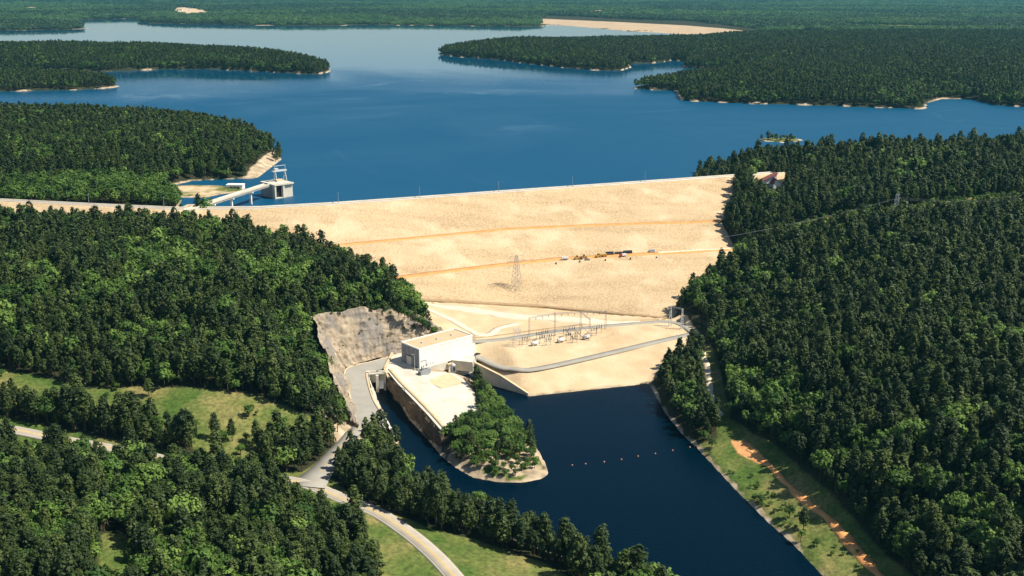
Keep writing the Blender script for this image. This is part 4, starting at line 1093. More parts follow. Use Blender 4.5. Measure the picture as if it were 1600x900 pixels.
# ------------------------------------------------------------------ powerhouse
ZRF, ZB = 27.0, 13.0
cF, cR, cL = P(655, 545, ZRF), P(738, 523, ZRF), P(622, 535, ZRF)
ax = (cR - cF)[:2]; Lp = float(np.linalg.norm(ax)); ang = math.atan2(ax[1], ax[0])
ay = np.array((-math.sin(ang), math.cos(ang))); Wp = float(abs(np.dot((cL - cF)[:2], ay)))
ph = empty("powerhouse", (cF[0], cF[1], ZB), ang); tag(ph, "large windowless white powerhouse with flat tan roof beside the rock cut", "building")
Hh = ZRF - ZB
MB().box(0, Lp, 0, Wp, -0.5, Hh - 0.9).build("wall", M['white'], ph)
MB().box(0.5, Lp - 0.5, 0.5, Wp - 0.5, Hh - 0.9, Hh - 0.55).build("roof_deck", M['roofdeck'], ph)
for b in ((-.15, Lp + .15, -.15, .5), (-.15, Lp + .15, Wp - .5, Wp + .15), (-.15, .5, .5, Wp - .5), (Lp - .5, Lp + .15, .5, Wp - .5)):
    MB().box(b[0], b[1], b[2], b[3], Hh - 1.0, Hh).build("parapet", M['white'], ph)
npan = 9
for k in range(npan):
    y0 = 0.15 + (Wp - .3) * k / npan; y1 = 0.15 + (Wp - .3) * (k + 1) / npan - 0.28
    MB().box(-.32 - .14 * (k % 2), -0.01, y0, y1, 0, Hh - 1.2).build("end_panel", M['panel'], ph)
dr = MB().box(-.62, -.33, Wp * .42, Wp * .68, 0, 6.2).build("door", M['palesteel'], ph)
MB().box(-.72, -.30, Wp * .40, Wp * .70, 6.2, 6.6).build("lintel", M['dark'], dr)
for k in range(5): MB().box(-.68, -.62, Wp * .42, Wp * .68, 1.0 + k * 1.1, 1.08 + k * 1.1).build("door_seam", M['steel'], dr)
for k in range(1, 7): MB().box(Lp * k / 7 - .05, Lp * k / 7 + .05, -.05, -0.01, 0, Hh - 1.05).build("wall_joint", M['concrete'], ph)
MB().box(Lp * .52, Lp, -1.4, 0.0 - .02, -13.5, -2.4).build("lower_wall", M['concrete'], ph)
MB().box(Lp * .50, Lp + .5, -2.2, -.02, -2.4, -1.7).build("gallery", M['tan_concrete'], ph)
MB().box(0, Lp * .52, -.06, -0.02, -6, -.5).build("plinth", M['concrete'], ph)
for k in range(3): MB().box(Lp * (.58 + .12 * k), Lp * (.58 + .12 * k) + 1.6, -1.5, -1.41, -9.5, -7.5).build("port", M['dark'], ph)
for k in range(3):
    MB().box(Lp * (.2 + .28 * k), Lp * (.2 + .28 * k) + 1.5, Wp * .45, Wp * .45 + 1.5, Hh - .55, Hh + .3).build("roof_vent", M['palesteel'], ph)
MB().bar((Lp * .12, -.3, 5.2), (Lp * .12, -.3, 0), .16).build("pipe", M['steel'], ph)
MB().bar((Lp * .02, -.3, 5.2), (Lp * .12, -.3, 5.2), .16).build("pipe", M['steel'], ph)

def transformer(name, loc, rz, label, s=1.0, group=None):
    e = empty(name, loc, rz); e.scale = (s, s, s); tag(e, label, "transformer", group)
    MB().box(-2.2, 2.2, -1.3, 1.3, 0.3, 3.3).build("tank", M['greypaint'], e)
    MB().box(-2.6, 2.6, -1.7, 1.7, 0, 0.3).build("plinth", M['concrete'], e)
    for sx in (-1, 1):
        for k in range(5): MB().box(sx * 2.25, sx * 3.0, -1.2 + k * .5, -1.05 + k * .5, 0.6, 3.0).build("radiator_fin", M['greypaint'], e)
    for k in range(3):
        b = MB().lathe([(.22, 0), (.3, .3), (.18, .5), (.28, .8), (.16, 1.0), (.22, 1.3), (.06, 1.8)], 8, (-1.4 + 1.4 * k, 0.3, 3.3)).build("bushing", M['insul'], e)
    MB().cyl((-1.8, -.8, 4.1), (1.8, -.8, 4.1), .45, .45, 10).build("conservator", M['palesteel'], e, True)
    for sx in (-1, 1): MB().bar((sx * 1.3, -.8, 3.3), (sx * 1.3, -.8, 3.8), .15).build("conservator_leg", M['steel'], e)
    return e
tz = P(663, 586, 10.8)
transformer("transformer", (tz[0], tz[1], 10.8), ang, "dark grey transformer with bushings at the powerhouse corner", 1.35)
MBp = P(668, 584, 10.6)
g = empty("busbar_frame", (MBp[0] + 2, MBp[1] + 1, 10.6), ang); tag(g, "thin steel busbar frame in front of the white powerhouse wall", "steel frame")
for sx in (-3, 3): MB().bar((sx, 0, 0), (sx, 0, 7.5), .22).build("post", M['palesteel'], g)
MB().bar((-3.4, 0, 7.4), (3.4, 0, 7.4), .25).build("beam", M['palesteel'], g)
for k in range(3): MB().lathe([(.12, 0), (.2, -.4), (.12, -.8), (.18, -1.1)], 7, (-2 + 2 * k, 0, 7.3)).build("insulator", M['insul'], g)
hp = P(708, 581, 8)
h_ = empty("hoist_housing", (hp[0], hp[1], 8), ang); tag(h_, "dark upright hoist housing with rounded top against the powerhouse front", "hoist")
MB().box(-1.4, 1.4, -1.2, 1.2, 0, 4.6).build("cabinet", M['greypaint'], h_)
hb = MB().cyl((0, -1.2, 4.6), (0, 1.2, 4.6), 1.4, 1.4, 14).build("rounded_top", M['palesteel'], h_, True)
MB().box(-1.0, 1.0, -1.28, -1.21, .6, 3.6).build("opening", M['dark'], h_)
for k in range(2): MB().bar((-2.0 + 4 * k, 0, 0), (-2.0 + 4 * k, 0, 3.2), .2).build("post", M['steel'], h_)
def lamp_post(loc, rz, Hp, label, group=None, m='steel', th=0.2):
    e = empty("lamp_post", loc, rz); tag(e, label, "lamp post", group)
    MB().cyl((0, 0, 0), (0, 0, Hp), th, th * .55, 8).build("pole", M[m], e)
    MB().bar((0, 0, Hp - .1), (1.5, 0, Hp + .2), .12).build("arm", M[m], e)
    MB().box(1.2, 2.0, -.22, .22, Hp + .05, Hp + .3).build("lamp_head", M['palesteel'], e)
    MB().box(-.35, .35, -.35, .35, -.6, .4).build("base", M['concrete'], e)
    return e
lp = P(648, 577, 12.9); lamp_post((lp[0], lp[1], 12.95), ang + 2, 10, "slim lamp post at the shaded end of the powerhouse", m='palesteel', th=.16)

# wing wall running down into the tailwater
w0, w1, w2 = P(741, 566, 12.6), P(783, 587, 8.5), P(826, 615, 1.4)
ww = empty("wing_wall", (w0[0], w0[1], 0)); tag(ww, "long concrete wing wall sloping from the powerhouse down into the dark water", "wall")
for nm, a, b in (("upper_wall", w0, w1), ("lower_wall", w1, w2)):
    dd_ = (b - a)[:2]; nn = np.array((-dd_[1], dd_[0])) / np.linalg.norm(dd_) * .55
    q = [a[:2] - nn, b[:2] - nn, b[:2] + nn, a[:2] + nn]; q = [p - w0[:2] for p in q]
    MB().prism(q, -2.0, [a[2], b[2], b[2], a[2]]).build(nm, M['concrete'], ww)
    q = [a[:2] - nn * 1.7, b[:2] - nn * 1.7, b[:2] + nn * 1.5, a[:2] + nn * 1.5]; q = [p - w0[:2] for p in q]
    MB().prism(q, [a[2] + .02, b[2] + .02, b[2] + .02, a[2] + .02], [a[2] + .4, b[2] + .4, b[2] + .4, a[2] + .4]).build("coping", M['tan_concrete'], ww)

# ------------------------------------------------------------------ intake tower, bridge, crane
ZT = 71.0
tF, tR, tL = P(429, 289, ZT), P(458, 285, ZT), P(408, 283.3, ZT)
bx_ = (tR - tF)[:2]; LT = float(np.linalg.norm(bx_)); ta = math.atan2(bx_[1], bx_[0])
ay = np.array((-math.sin(ta), math.cos(ta))); WT = float(abs(np.dot((tL - tF)[:2], ay)))
it = empty("intake_tower", (tF[0], tF[1], ZR), ta); tag(it, "pale concrete intake tower standing in the lake at the bridge end", "tower")
hT = ZT - ZR
MB().box(0, LT, 4.2, WT, -14, hT - 1.2).build("shaft", M['shade_concrete'], it)
MB().box(0, 1.6, 0, 4.18, -14, hT - 1.2).build("pier", M['concrete'], it)
MB().box(LT * .44, LT * .44 + 1.8, 0, 4.18, -14, hT - 1.2).build("pier", M['concrete'], it)
MB().box(LT * .44 + 1.82, LT - .02, 1.6, 4.18, -14, hT - 1.2).build("front_panel", M['concrete'], it)
MB().box(1.62, LT * .44 - .02, 3.6, 4.18, -14, hT - 1.2).build("gate", M['dark'], it)
MB().box(1.62, LT * .44 - .02, .4, 3.55, -1, .8).build("sill", M['concrete'], it)
MB().box(-.5, LT + .5, -.6, WT + .5, hT - 1.2, hT).build("deck", M['concrete'], it)
for k in range(10):
    MB().bar((LT * k / 9, -.4, hT), (LT * k / 9, -.4, hT + 1.1), .1).build("rail_post", M['steel'], it)
MB().bar((0, -.4, hT + 1.1), (LT, -.4, hT + 1.1), .1).build("handrail", M['steel'], it)
MB().box(LT * .55, LT * .9, WT * .55, WT * .8, hT, hT + 1.6).build("hatch", M['tan_concrete'], it)
cr_ = P(438, 282.5, ZT)
ga = empty("gantry_crane", (cr_[0], cr_[1], ZT), ta); tag(ga, "grey steel gantry crane on the intake tower deck", "crane")
for sx in (-5.5, 5.5):
    for sy in (-1, 1):
        MB().bar((sx, sy * 3.0, 0), (sx, sy * .8, 9.6), .55).build("leg", M['palesteel'], ga)
    MB().bar((sx, -1.9, 4.8), (sx, 1.9, 4.8), .35).build("cross_brace", M['palesteel'], ga)
    MB().box(sx - .4, sx + .4, -3.6, 3.6, 0, .7).build("end_truck", M['steel'], ga)
for sy in (-1.3, 1.3): MB().box(-8.2, 7.0, sy - .45, sy + .45, 9.6, 11.0).build("girder", M['palesteel'], ga)
MB().box(-6.5, -2.5, -1.8, 1.8, 11.0, 13.0).build("trolley", M['palesteel'], ga)
for sx in (-6.2, 6.2): MB().bar((sx, 0, 11), (sx, 0, 15.2), .3).build("mast", M['palesteel'], ga)
MB().bar((-6.4, 0, 15.2), (6.4, 0, 15.2), .5).build("top_beam", M['palesteel'], ga)
MB().bar((4.5, 0, 10), (4.5, 0, 6.5), .12).build("hoist_rope", M['steel'], ga)
MB().box(4.1, 4.9, -.4, .4, 5.6, 6.5).build("hook_block", M['dark'], ga)

b0, b1 = P(291, 328, ZT), P(417, 288, ZT)
ib = empty("access_bridge", (b0[0], b0[1], ZT)); tag(ib, "long pale concrete bridge from the dam crest to the intake tower", "bridge")
bd = b1 - b0; bl_ = float(np.linalg.norm(bd)); ib.rotation_euler = (0, 0, math.atan2(bd[1], bd[0]))
MB().box(0, bl_, -3.0, 3.0, -.75, 0).build("deck", M['concrete'], ib)
for sy in (-2.2, 2.2): MB().box(0, bl_, sy - .35, sy + .35, -2.3, -.77).build("girder", M['shade_concrete'], ib)
for sy in (-2.95, 2.95):
    MB().box(0, bl_, sy - .12, sy + .12, 0, .95).build("railing", M['concrete'], ib)
for px in (332, 361, 391):
    q_ = P(px, np.interp(px, [291, 417], [328, 288]), ZT); s = float(np.linalg.norm((q_ - b0)[:2]))
    pr = MB().box(s - .7, s + .7, -.95, .95, -26, -3.3).build("pier", M['white'], ib)
    MB().box(s - .8, s + .8, -2.8, 2.8, -3.28, -2.32).build("pier_cap", M['white'], pr)
# earth ramp where the bridge leaves the crest
rp_ = [P(u, v, z) for u, v, z in [(255, 328, 69.6), (296, 321, 71), (312, 322, 71), (395, 328, 69.6)]]
rz_ = P(300, 322, 62)
ab = empty("bridge_abutment", rp_[1]); tag(ab, "low earth mound where the bridge meets the dam crest", "abutment")
c_ = rp_[1]
MB().hexa([(-24, -9, -9), (52, -12, -9), (40, 16, -9), (-18, 16, -9)], [(-5, -3, -.4), (12, -3.5, -.4), (10, 7, -.4), (-4, 7, -.4)]).build("mound", M['dam'], ab)

bh = P(353, 296, 57.2)
bo = empty("boat_house", (bh[0], bh[1], 57.2), -0.06); tag(bo, "low white boat house with open bays on the green point", "boat house")
MB().box(0, 17.5, 0, 9, 4.2, 4.8).build("roof", M['white'], bo)
MB().box(14.6, 17.2, 0.3, 8.7, 0, 4.18).build("end_wall", M['white'], bo)
MB().box(.3, 14.58, 8.2, 8.7, 0, 4.18).build("back_wall", M['white'], bo)
MB().box(.3, 17.2, .3, 8.7, -1.0, -.02).build("floor", M['concrete'], bo)
for k in range(5): MB().box(.3 + k * 3.4, .7 + k * 3.4, .3, .7, 0, 4.18).build("post", M['white'], bo)
MB().box(.3, 14.5, .35, .6, 3.0, 4.15).build("fascia", M['white'], bo)

# ------------------------------------------------------------------ house on the abutment
hp_ = G(1196, 292); zh = max(hp_[2], 66)
ho = empty("shed_roofed_house", (hp_[0], hp_[1], zh), 0.10); tag(ho, "white house with steep dark red shed roofs at the end of the dam", "house")
MB().prism([(-6, 0), (11, 0), (11, 8), (-6, 8)], -2, [4.2, 12.2, 12.2, 4.2]).build("wall", M['white'], ho)
MB().hexa([(-7.4, -1, 3.65), (11.8, -1, 12.7), (11.8, 9, 12.7), (-7.4, 9, 3.65)], [(-7.4, -1, 4.15), (11.8, -1, 13.2), (11.8, 9, 13.2), (-7.4, 9, 4.15)]).build("roof", M['redroof'], ho)
w_ = MB().prism([(5, -9), (13, -9), (13, -.05), (5, -.05)], -2, 4.0)
w_.add([(5, -9, 4), (13, -9, 4), (7.5, -9, 9), (5, -.05, 4), (13, -.05, 4), (7.5, -.05, 9)], [(0, 1, 2), (3, 5, 4), (0, 2, 5, 3), (1, 4, 5, 2)])
w_.build("wing_wall", M['white'], ho)
MB().hexa([(7.2, -9.8, 9.05), (14, -9.8, 3.5), (14, -.05, 3.5), (7.2, -.05, 9.05)], [(7.2, -9.8, 9.5), (14, -9.8, 3.95), (14, -.05, 3.95), (7.2, -.05, 9.5)]).build("wing_roof", M['redroof'], ho)
MB().hexa([(4.2, -9.8, 3.5), (7.2, -9.8, 9.05), (7.2, -.05, 9.05), (4.2, -.05, 3.5)], [(4.2, -9.8, 3.9), (7.2, -9.8, 9.5), (7.2, -.05, 9.5), (4.2, -.05, 3.9)]).build("wing_roof", M['redroof'], ho)
for k in range(3): MB().box(-3.5 + 2.6 * k, -2 + 2.6 * k, -.12, -0.01, 1, 3).build("window", M['glass'], ho)
MB().box(8.2, 10, -9.12, -9.01, -.5, 2.2).build("door", M['redpaint'], ho)

# ------------------------------------------------------------------ steel towers
def pylon(name, loc, H, base, label, rz=0.0, arm=8.0, th=.15):
    e = empty(name, loc, rz); tag(e, label, "pylon")
    def w(z): return base / 2 * (1 - z / H * .78) if z < H * .6 else base / 2 * .532 * (1 - (z - H * .6) / (H * .4) * .65)
    lv = [0, H * .2, H * .38, H * .52, H * .64, H * .75, H * .86, H]
    cs = ((-1, -1), (1, -1), (1, 1), (-1, 1))
    for sx, sy in cs:
        m = MB()
        for a, b in zip(lv[:-1], lv[1:]): m.bar((sx * w(a), sy * w(a), a), (sx * w(b), sy * w(b), b), th * 1.15)
        m.build("leg", M['steel'], e)
    for a, b in zip(lv[:-1], lv[1:]):
        m = MB()
        for k in range(4):
            p, q = cs[k], cs[(k + 1) % 4]
            m.bar((p[0] * w(a), p[1] * w(a), a), (q[0] * w(b), q[1] * w(b), b), th * .6)
            m.bar((q[0] * w(a), q[1] * w(a), a), (p[0] * w(b), p[1] * w(b), b), th * .6)
            m.bar((p[0] * w(b), p[1] * w(b), b), (q[0] * w(b), q[1] * w(b), b), th * .6)
        m.build("bracing", M['steel'], e)
    for z_, l in ((H * .68, arm * .9), (H * .82, arm), (H * .96, arm * .75)):
        m = MB()
        for s in (-1, 1):
            for sy in (-1, 1): m.bar((s * w(z_), sy * w(z_), z_), (s * l, 0, z_ + .6), th * .7)
            m.bar((s * w(z_ + 2), 0, z_ + 2.2), (s * l, 0, z_ + .6), th * .6)
        a_ = m.build("cross_arm", M['steel'], e)
        for s in (-1, 1): MB().lathe([(.08, 0), (.2, -.3), (.1, -.7), (.2, -1.0), (.1, -1.5)], 6, (s * l, 0, z_ + .5)).build("insulator", M['insul'], a_)
    return e
pp = face(807, 452); pylon("pylon", (pp[0], pp[1], pp[2] - .4), 29, 7.5, "grey lattice pylon standing low on the cream dam face", 0.5)
p2 = G(1398, 352); pylon("pylon", (p2[0], p2[1], p2[2] - .4), 27, 7, "grey lattice pylon rising from scrub in the wooded power line corridor", 0.9, 6.5)

# switchyard
def sw(u, v): 
    p = G(u, v); return (p[0], p[1], p[2])
def column(e, p, H, nm="post", th=.42):
    m = MB()
    for sx in (-1, 1):
        for sy in (-1, 1): m.bar((p[0] + sx * .55, p[1] + sy * .55, p[2]), (p[0] + sx * .4, p[1] + sy * .4, p[2] + H), th * .34)
    for k in range(int(H / 1.6)):
        z_ = p[2] + k * 1.6; s = 1 if k % 2 else -1
        m.bar((p[0] - .5 * s, p[1] - .5, z_), (p[0] + .5 * s, p[1] - .5, z_ + 1.6), th * .26); m.bar((p[0] - .5, p[1] - .5 * s, z_), (p[0] - .5, p[1] + .5 * s, z_ + 1.6), th * .26)
    return m.build(nm, M['steel'], e)
so = sw(870, 528)
sg = empty("switchyard_gantry", so); tag(sg, "tall grey lattice gantry of posts and beams over the switchyard", "gantry")
def rel_(p): return (p[0] - so[0], p[1] - so[1], p[2] - so[2])
pts = [sw(827, 533), sw(867, 525), sw(907, 517), sw(946, 514)]; HT = [18.5, 18, 15.5, 14.5]
tops = []
for p, h in zip(pts, HT):
    r_ = rel_(p); column(sg, r_, h); tops.append((r_[0], r_[1], r_[2] + h - .6))
pB = rel_(sw(921, 532)); column(sg, pB, 17); tB = (pB[0], pB[1], pB[2] + 16.4)
def truss(e, a, b, nm="beam"):
    m = MB(); a, b = Vector(a), Vector(b)
    for dz in (0, -.9): m.bar(a + Vector((0, 0, dz)), b + Vector((0, 0, dz)), .2)
    n = max(3, int((b - a).length / 1.8))
    for k in range(n):
        p, q = a.lerp(b, k / n), a.lerp(b, (k + 1) / n)
        m.bar(p + Vector((0, 0, -.9 * (k % 2))), q + Vector((0, 0, -.9 * ((k + 1) % 2))), .13)
    return m.build(nm, M['steel'], e)
for a, b in zip(tops[:-1], tops[1:]):
    t_ = truss(sg, a, b)
    for k in (.25, .5, .75):
        c = Vector(a).lerp(Vector(b), k); MB().lathe([(.1, 0), (.24, -.4), (.1, -.8), (.24, -1.2), (.1, -1.8)], 6, (c.x, c.y, c.z - .9)).build("insulator", M['insul'], t_)
truss(sg, tops[2], tB)
lo = [(p[0], p[1], p[2] + 5.0) for p in [rel_(sw(800, 537))] + [rel_(q) for q in pts[:3]] + [pB]]
for a, b in zip(lo[:-1], lo[1:]): MB().bar(a, b, .32).build("busbar", M['steel'], sg)
for k, (u, v) in enumerate(((835, 540), (876, 535), (916, 530))):
    p = sw(u, v)
    e = empty("circuit_breaker", p, 0.5 + 0.05 * k)
    tag(e, ("pale tank circuit breaker at the powerhouse end of the switchyard", "pale tank circuit breaker in the middle of the switchyard", "pale tank circuit breaker beside the twin gantry posts")[k], "circuit breaker", "circuit breakers in the switchyard")
    MB().cyl((-2.4, 0, 2.0), (2.4, 0, 2.0), 1.35, 1.35, 14).build("tank", M['whitepaint'], e, True)
    for s in (-1, 1):
        MB().cyl((s * 2.4, 0, 2.0), (s * 2.75, 0, 2.0), 1.35, .7, 14).build("tank_end", M['palesteel'], e, True)
        MB().box(s * 1.6 - .2, s * 1.6 + .2, -1.1, 1.1, 0, 1.2).build("saddle", M['concrete'], e)
    for s in (-1.2, 0, 1.2): MB().lathe([(.16, 0), (.28, .3), (.14, .6), (.26, .9), (.12, 1.2), (.05, 1.7)], 7, (s, 0, 3.3)).build("bushing", M['insul'], e)
for k, (u, v) in enumerate(((842, 531), (852, 529), (884, 526), (894, 523), (862, 534), (903, 530), (847, 537), (857, 540), (888, 533), (898, 536), (928, 525), (936, 521), (820, 539))):
    p = sw(u, v)
    e = empty("disconnect_switch", p, 0.45)
    tag(e, "open disconnect switch with dark insulators on a steel stand in the switchyard", "switch", "disconnect switches in the switchyard")
    for sx in (-1.8, 1.8): MB().bar((sx, 0, 0), (sx, 0, 4.2), .26).build("post", M['steel'], e)
    MB().bar((-2.6, 0, 4.3), (2.6, 0, 4.3), .3).build("beam", M['steel'], e)
    for i in range(3):
        MB().lathe([(.22, 0), (.36, .35), (.2, .7), (.36, 1.05), (.2, 1.5)], 7, (-1.9 + 1.9 * i, 0, 4.4)).build("insulator", M['insul'], e)
        MB().bar((-1.9 + 1.9 * i, 0, 5.9), (-1.2 + 1.9 * i, 0.2, 7.6), .16).build("blade", M['steel'], e)
p = sw(808, 541)
e = empty("terminal_frame", p, 0.4); tag(e, "low grey portal frame at the powerhouse end of the switchyard", "steel frame")
for sx in (-2.6, 2.6):
    for sy in (-1.5, 1.5): MB().bar((sx, sy, 0), (sx * .8, sy, 13), .2).build("post", M['palesteel'], e)
for sy in (-1.5, 1.5):
    for z_ in (6.5, 10, 13): MB().bar((-2.3, sy, z_), (2.3, sy, z_), .2).build("beam", M['palesteel'], e)
    for s in (-1, 1): MB().bar((s * 2.2, sy, 6.5), (-s * 2.1, sy, 13), .14).build("brace", M['palesteel'], e)
# fence round the yard
fp = [sw(u, v) for u, v in ((796, 536), (812, 547), (925, 538), (965, 522), (948, 513))]
f0 = fp[0]; fe = empty("chain_fence", f0); tag(fe, "thin grey chain fence around the switchyard", "fence")
for a, b in zip(fp[:-1], fp[1:]):
    n = max(3, int(math.dist(a, b) / 5))
    for k in range(n):
        q_ = [a[i] + (b[i] - a[i]) * k / n - f0[i] for i in range(3)]; q_[2] = float(hz(q_[0] + f0[0], q_[1] + f0[1])) - f0[2]
        MB().bar(q_, (q_[0], q_[1], q_[2] + 2.2), .09).build("post", M['steel'], fe)
    MB().bar([a[i] - f0[i] + (2.2 if i == 2 else 0) for i in range(3)], [b[i] - f0[i] + (2.2 if i == 2 else 0) for i in range(3)], .06).build("top_rail", M['steel'], fe)
# dead-end frame at the toe by the trees
pd = G(1056, 512); e = empty("dead_end_tower", pd, -0.75); tag(e, "pale steel portal tower at the wooded end of the toe road", "portal tower")
for sx in (-5.2, 5.2):
    for sy in (-1, 1): MB().bar((sx, sy * 2.0, -.4), (sx, sy * .5, 16), .34).build("leg", M['palesteel'], e)
    m = MB()
    for k in range(5):
        y0, y1 = 2 - 1.5 * k / 5, 2 - 1.5 * (k + 1) / 5; z0, z1 = 16 * k / 5, 16 * (k + 1) / 5
        m.bar((sx, -y0, z0), (sx, y1, z1), .18); m.bar((sx, y0, z0), (sx, -y1, z1), .18)
    m.build("bracing", M['palesteel'], e)
truss(e, (-6.4, 0, 16), (6.4, 0, 16))
for s in (-4, 0, 4): MB().lathe([(.1, 0), (.24, -.4), (.1, -.8), (.24, -1.2), (.1, -1.8)], 6, (s, 0, 15.1)).build("insulator", M['insul'], e)

# wires
def wire(a, b, sag, label, r=0.018, n=24):
    a, b = np.array(a, float), np.array(b, float); t = np.linspace(0, 1, n)
    pts = a[None] * (1 - t[:, None]) + b[None] * t[:, None]; pts[:, 2] -= 4 * sag * t * (1 - t)
    m = MB(); o = pts[0]
    vs, fs = [], []
    for p in pts:
        vs += [p - o + (0, 0, r), p - o + (0, -r, -r), p - o + (0, r, -r)]
    for k in range(n - 1):
        for i in range(3): fs.append((3 * k + i, 3 * k + (i + 1) % 3, 3 * k + 3 + (i + 1) % 3, 3 * k + 3 + i))
    m.add(vs, fs); w_ = m.build("power_line", M['steel']); w_.location = o
    return tag(w_, label, "power line", "power lines")
for k, off in enumerate((-5, 0, 5)):
    a = (pp[0] + off * .9, pp[1] + off * .4, pp[2] + 24); b = (p2[0] + off * .6, p2[1] + off * .8, p2[2] + 23)
    wire(a, b, 9, "power line strung from the dam pylon to the hillside pylon")
    p3 = P(1720, 300, 95); wire(b, (p3[0] + off, p3[1] + off, 98), 6, "power line running on from the hillside pylon over the wooded corridor")
    q3 = G(1760, 830); wire((pd[0] + off * .8, pd[1] - off * .8, pd[2] + 15), (q3[0] + off, q3[1] - off, q3[2] + 32), 10, "power line from the portal tower across the dark wooded slope")

# crest lamps
for k, (u, v) in enumerate(((135, 322), (253, 328), (527, 320), (655, 311), (779, 302), (895, 294), (1009, 286))):
    c = P(u, v, ZC); nm = ("at the road's left end", "just before the access bridge", "nearest the intake tower on the open crest", "second past the intake tower", "at the middle of the dam", "fourth past the intake tower", "nearest the wooded far end")[k]
    lamp_post((c[0], c[1] + 6.5, ZC + .05), math.pi / 2, 9.2, "thin grey lamp post on the dam crest " + nm, "lamp posts along the dam crest", th=.24)

# ------------------------------------------------------------------ vehicles
def wheels(e, xs_, y, r, w=.28):
    for x_ in xs_:
        for s in (-1, 1):
            t_ = MB().cyl((x_, s * y - w / 2, r), (x_, s * y + w / 2, r), r, r, 12).build("wheel", M['rubber'], e)
            MB().cyl((x_, s * y - w / 2 - .02, r), (x_, s * y + w / 2 + .02, r), r * .55, r * .55, 8).build("rim", M['palesteel'], t_)
def car(loc, rz, paint, label, name="parked_car"):
    e = empty(name, loc, rz); tag(e, label, "car")
    MB().prism([(-2.25, -.85), (2.15, -.85), (2.3, -.6), (2.3, .6), (2.15, .85), (-2.25, .85)], .32, [.95, .82, .75, .75, .82, .95]).build("body", M[paint], e)
    MB().hexa([(-1.9, -.8, .93), (.9, -.8, .9), (.9, .8, .9), (-1.9, .8, .93)], [(-1.4, -.62, 1.42), (.25, -.62, 1.42), (.25, .62, 1.42), (-1.4, .62, 1.42)]).build("cabin", M['glass'], e)
    MB().box(-1.38, .23, -.6, .6, 1.42, 1.48).build("roof", M[paint], e)
    wheels(e, (-1.4, 1.4), .82, .34)
    for s in (-.6, .6): MB().box(2.3, 2.34, s - .15, s + .15, .55, .7).build("headlight", M['whitepaint'], e)
    return e
def truck(loc, rz, paint, bed, label, cat="truck", name="dump_truck"):
    e = empty(name, loc, rz); tag(e, label, cat)
    MB().box(-3.2, 3.0, -.55, .55, .6, .95).build("chassis", M['dark'], e)
    MB().hexa([(1.2, -1.1, .9), (3.2, -1.1, .9), (3.2, 1.1, .9), (1.2, 1.1, .9)], [(1.2, -1.05, 2.7), (2.6, -1.05, 2.7), (2.6, 1.05, 2.7), (1.2, 1.05, 2.7)]).build("cab", M[paint], e)
    MB().hexa([(2.95, -.9, 1.75), (3.06, -.9, 1.7), (3.06, .9, 1.7), (2.95, .9, 1.75)], [(2.68, -.85, 2.55), (2.76, -.85, 2.5), (2.76, .85, 2.5), (2.68, .85, 2.55)]).build("windscreen", M['glass'], e)
    MB().hexa([(-3.3, -1.15, 1.0), (1.0, -1.15, 1.0), (1.0, 1.15, 1.0), (-3.3, 1.15, 1.0)], [(-3.5, -1.25, 2.4), (1.0, -1.25, 2.4), (1.0, 1.25, 2.4), (-3.5, 1.25, 2.4)]).build("bed", M[bed], e)
    wheels(e, (-2.2, -1.1, 2.2), 1.0, .5)
    return e
def loader(loc, rz, label, name="wheel_loader"):
    e = empty(name, loc, rz); tag(e, label, "loader")
    MB().box(-2.8, .3, -1.1, 1.1, .9, 2.0).build("engine_hood", M['yellowpaint'], e)
    MB().box(.3, 1.8, -.8, .8, .9, 1.5).build("front_frame", M['yellowpaint'], e)
    MB().hexa([(-.9, -.8, 2), (.6, -.8, 2), (.6, .8, 2), (-.9, .8, 2)], [(-.8, -.7, 3.4), (.4, -.7, 3.4), (.4, .7, 3.4), (-.8, .7, 3.4)]).build("cab", M['glass'], e)
    MB().box(-.95, .55, -.85, .85, 3.4, 3.52).build("cab_roof", M['yellowpaint'], e)
    for s in (-.6, .6): MB().bar((1.2, s, 1.5), (3.2, s, .8), .28).build("lift_arm", M['yellowpaint'], e)
    MB().hexa([(3.1, -1.4, .1), (4.3, -1.4, .1), (4.3, 1.4, .1), (3.1, 1.4, .1)], [(3.0, -1.4, 1.3), (3.5, -1.4, 1.3), (3.5, 1.4, 1.3), (3.0, 1.4, 1.3)]).build("bucket", M['dark'], e)
    wheels(e, (-1.9, 1.6), 1.15, .75, .5)
    return e
def bench(u, v):
    p = face(u, v + 2.2); return (p[0], p[1], p[2] + .14)
da = 0.18
p = P(761, 557, 12.9); car((p[0], p[1], float(hz(p[0], p[1])) + .3), .9, 'redpaint', "small red car parked beside the powerhouse road")
p = P(746, 555, 13.0); car((p[0], p[1], 13.25), .7, 'blackpaint', "dark car parked against the powerhouse corner")
p = G(519, 722); car((p[0], p[1], p[2] + .45), .95, 'bluepaint', "dark blue car on the branch road under the trees")
truck(bench(882, 404), math.pi + da, 'whitepaint', 'whitepaint', "white dump truck at the left of the machines on the dam bench")
loader(bench(902, 403), da, "yellow loader just beside the white dump truck")
loader(bench(912, 401.5), math.pi + da, "yellow loader second from the white dump truck")
p = bench(918, 404); car(p, da, 'greypaint', "grey car parked on the dam bench between the yellow loaders")
loader(bench(935, 400), da + .3, "yellow loader nearest the dark pipe stacks")
truck(bench(943, 399), da, 'yellowpaint', 'yellowpaint', "yellow dump truck on the dam bench beside the pipe stacks")
truck(bench(973, 399), math.pi + da + .3, 'redpaint', 'whitepaint', "red and white truck in front of the dark pipe stacks")
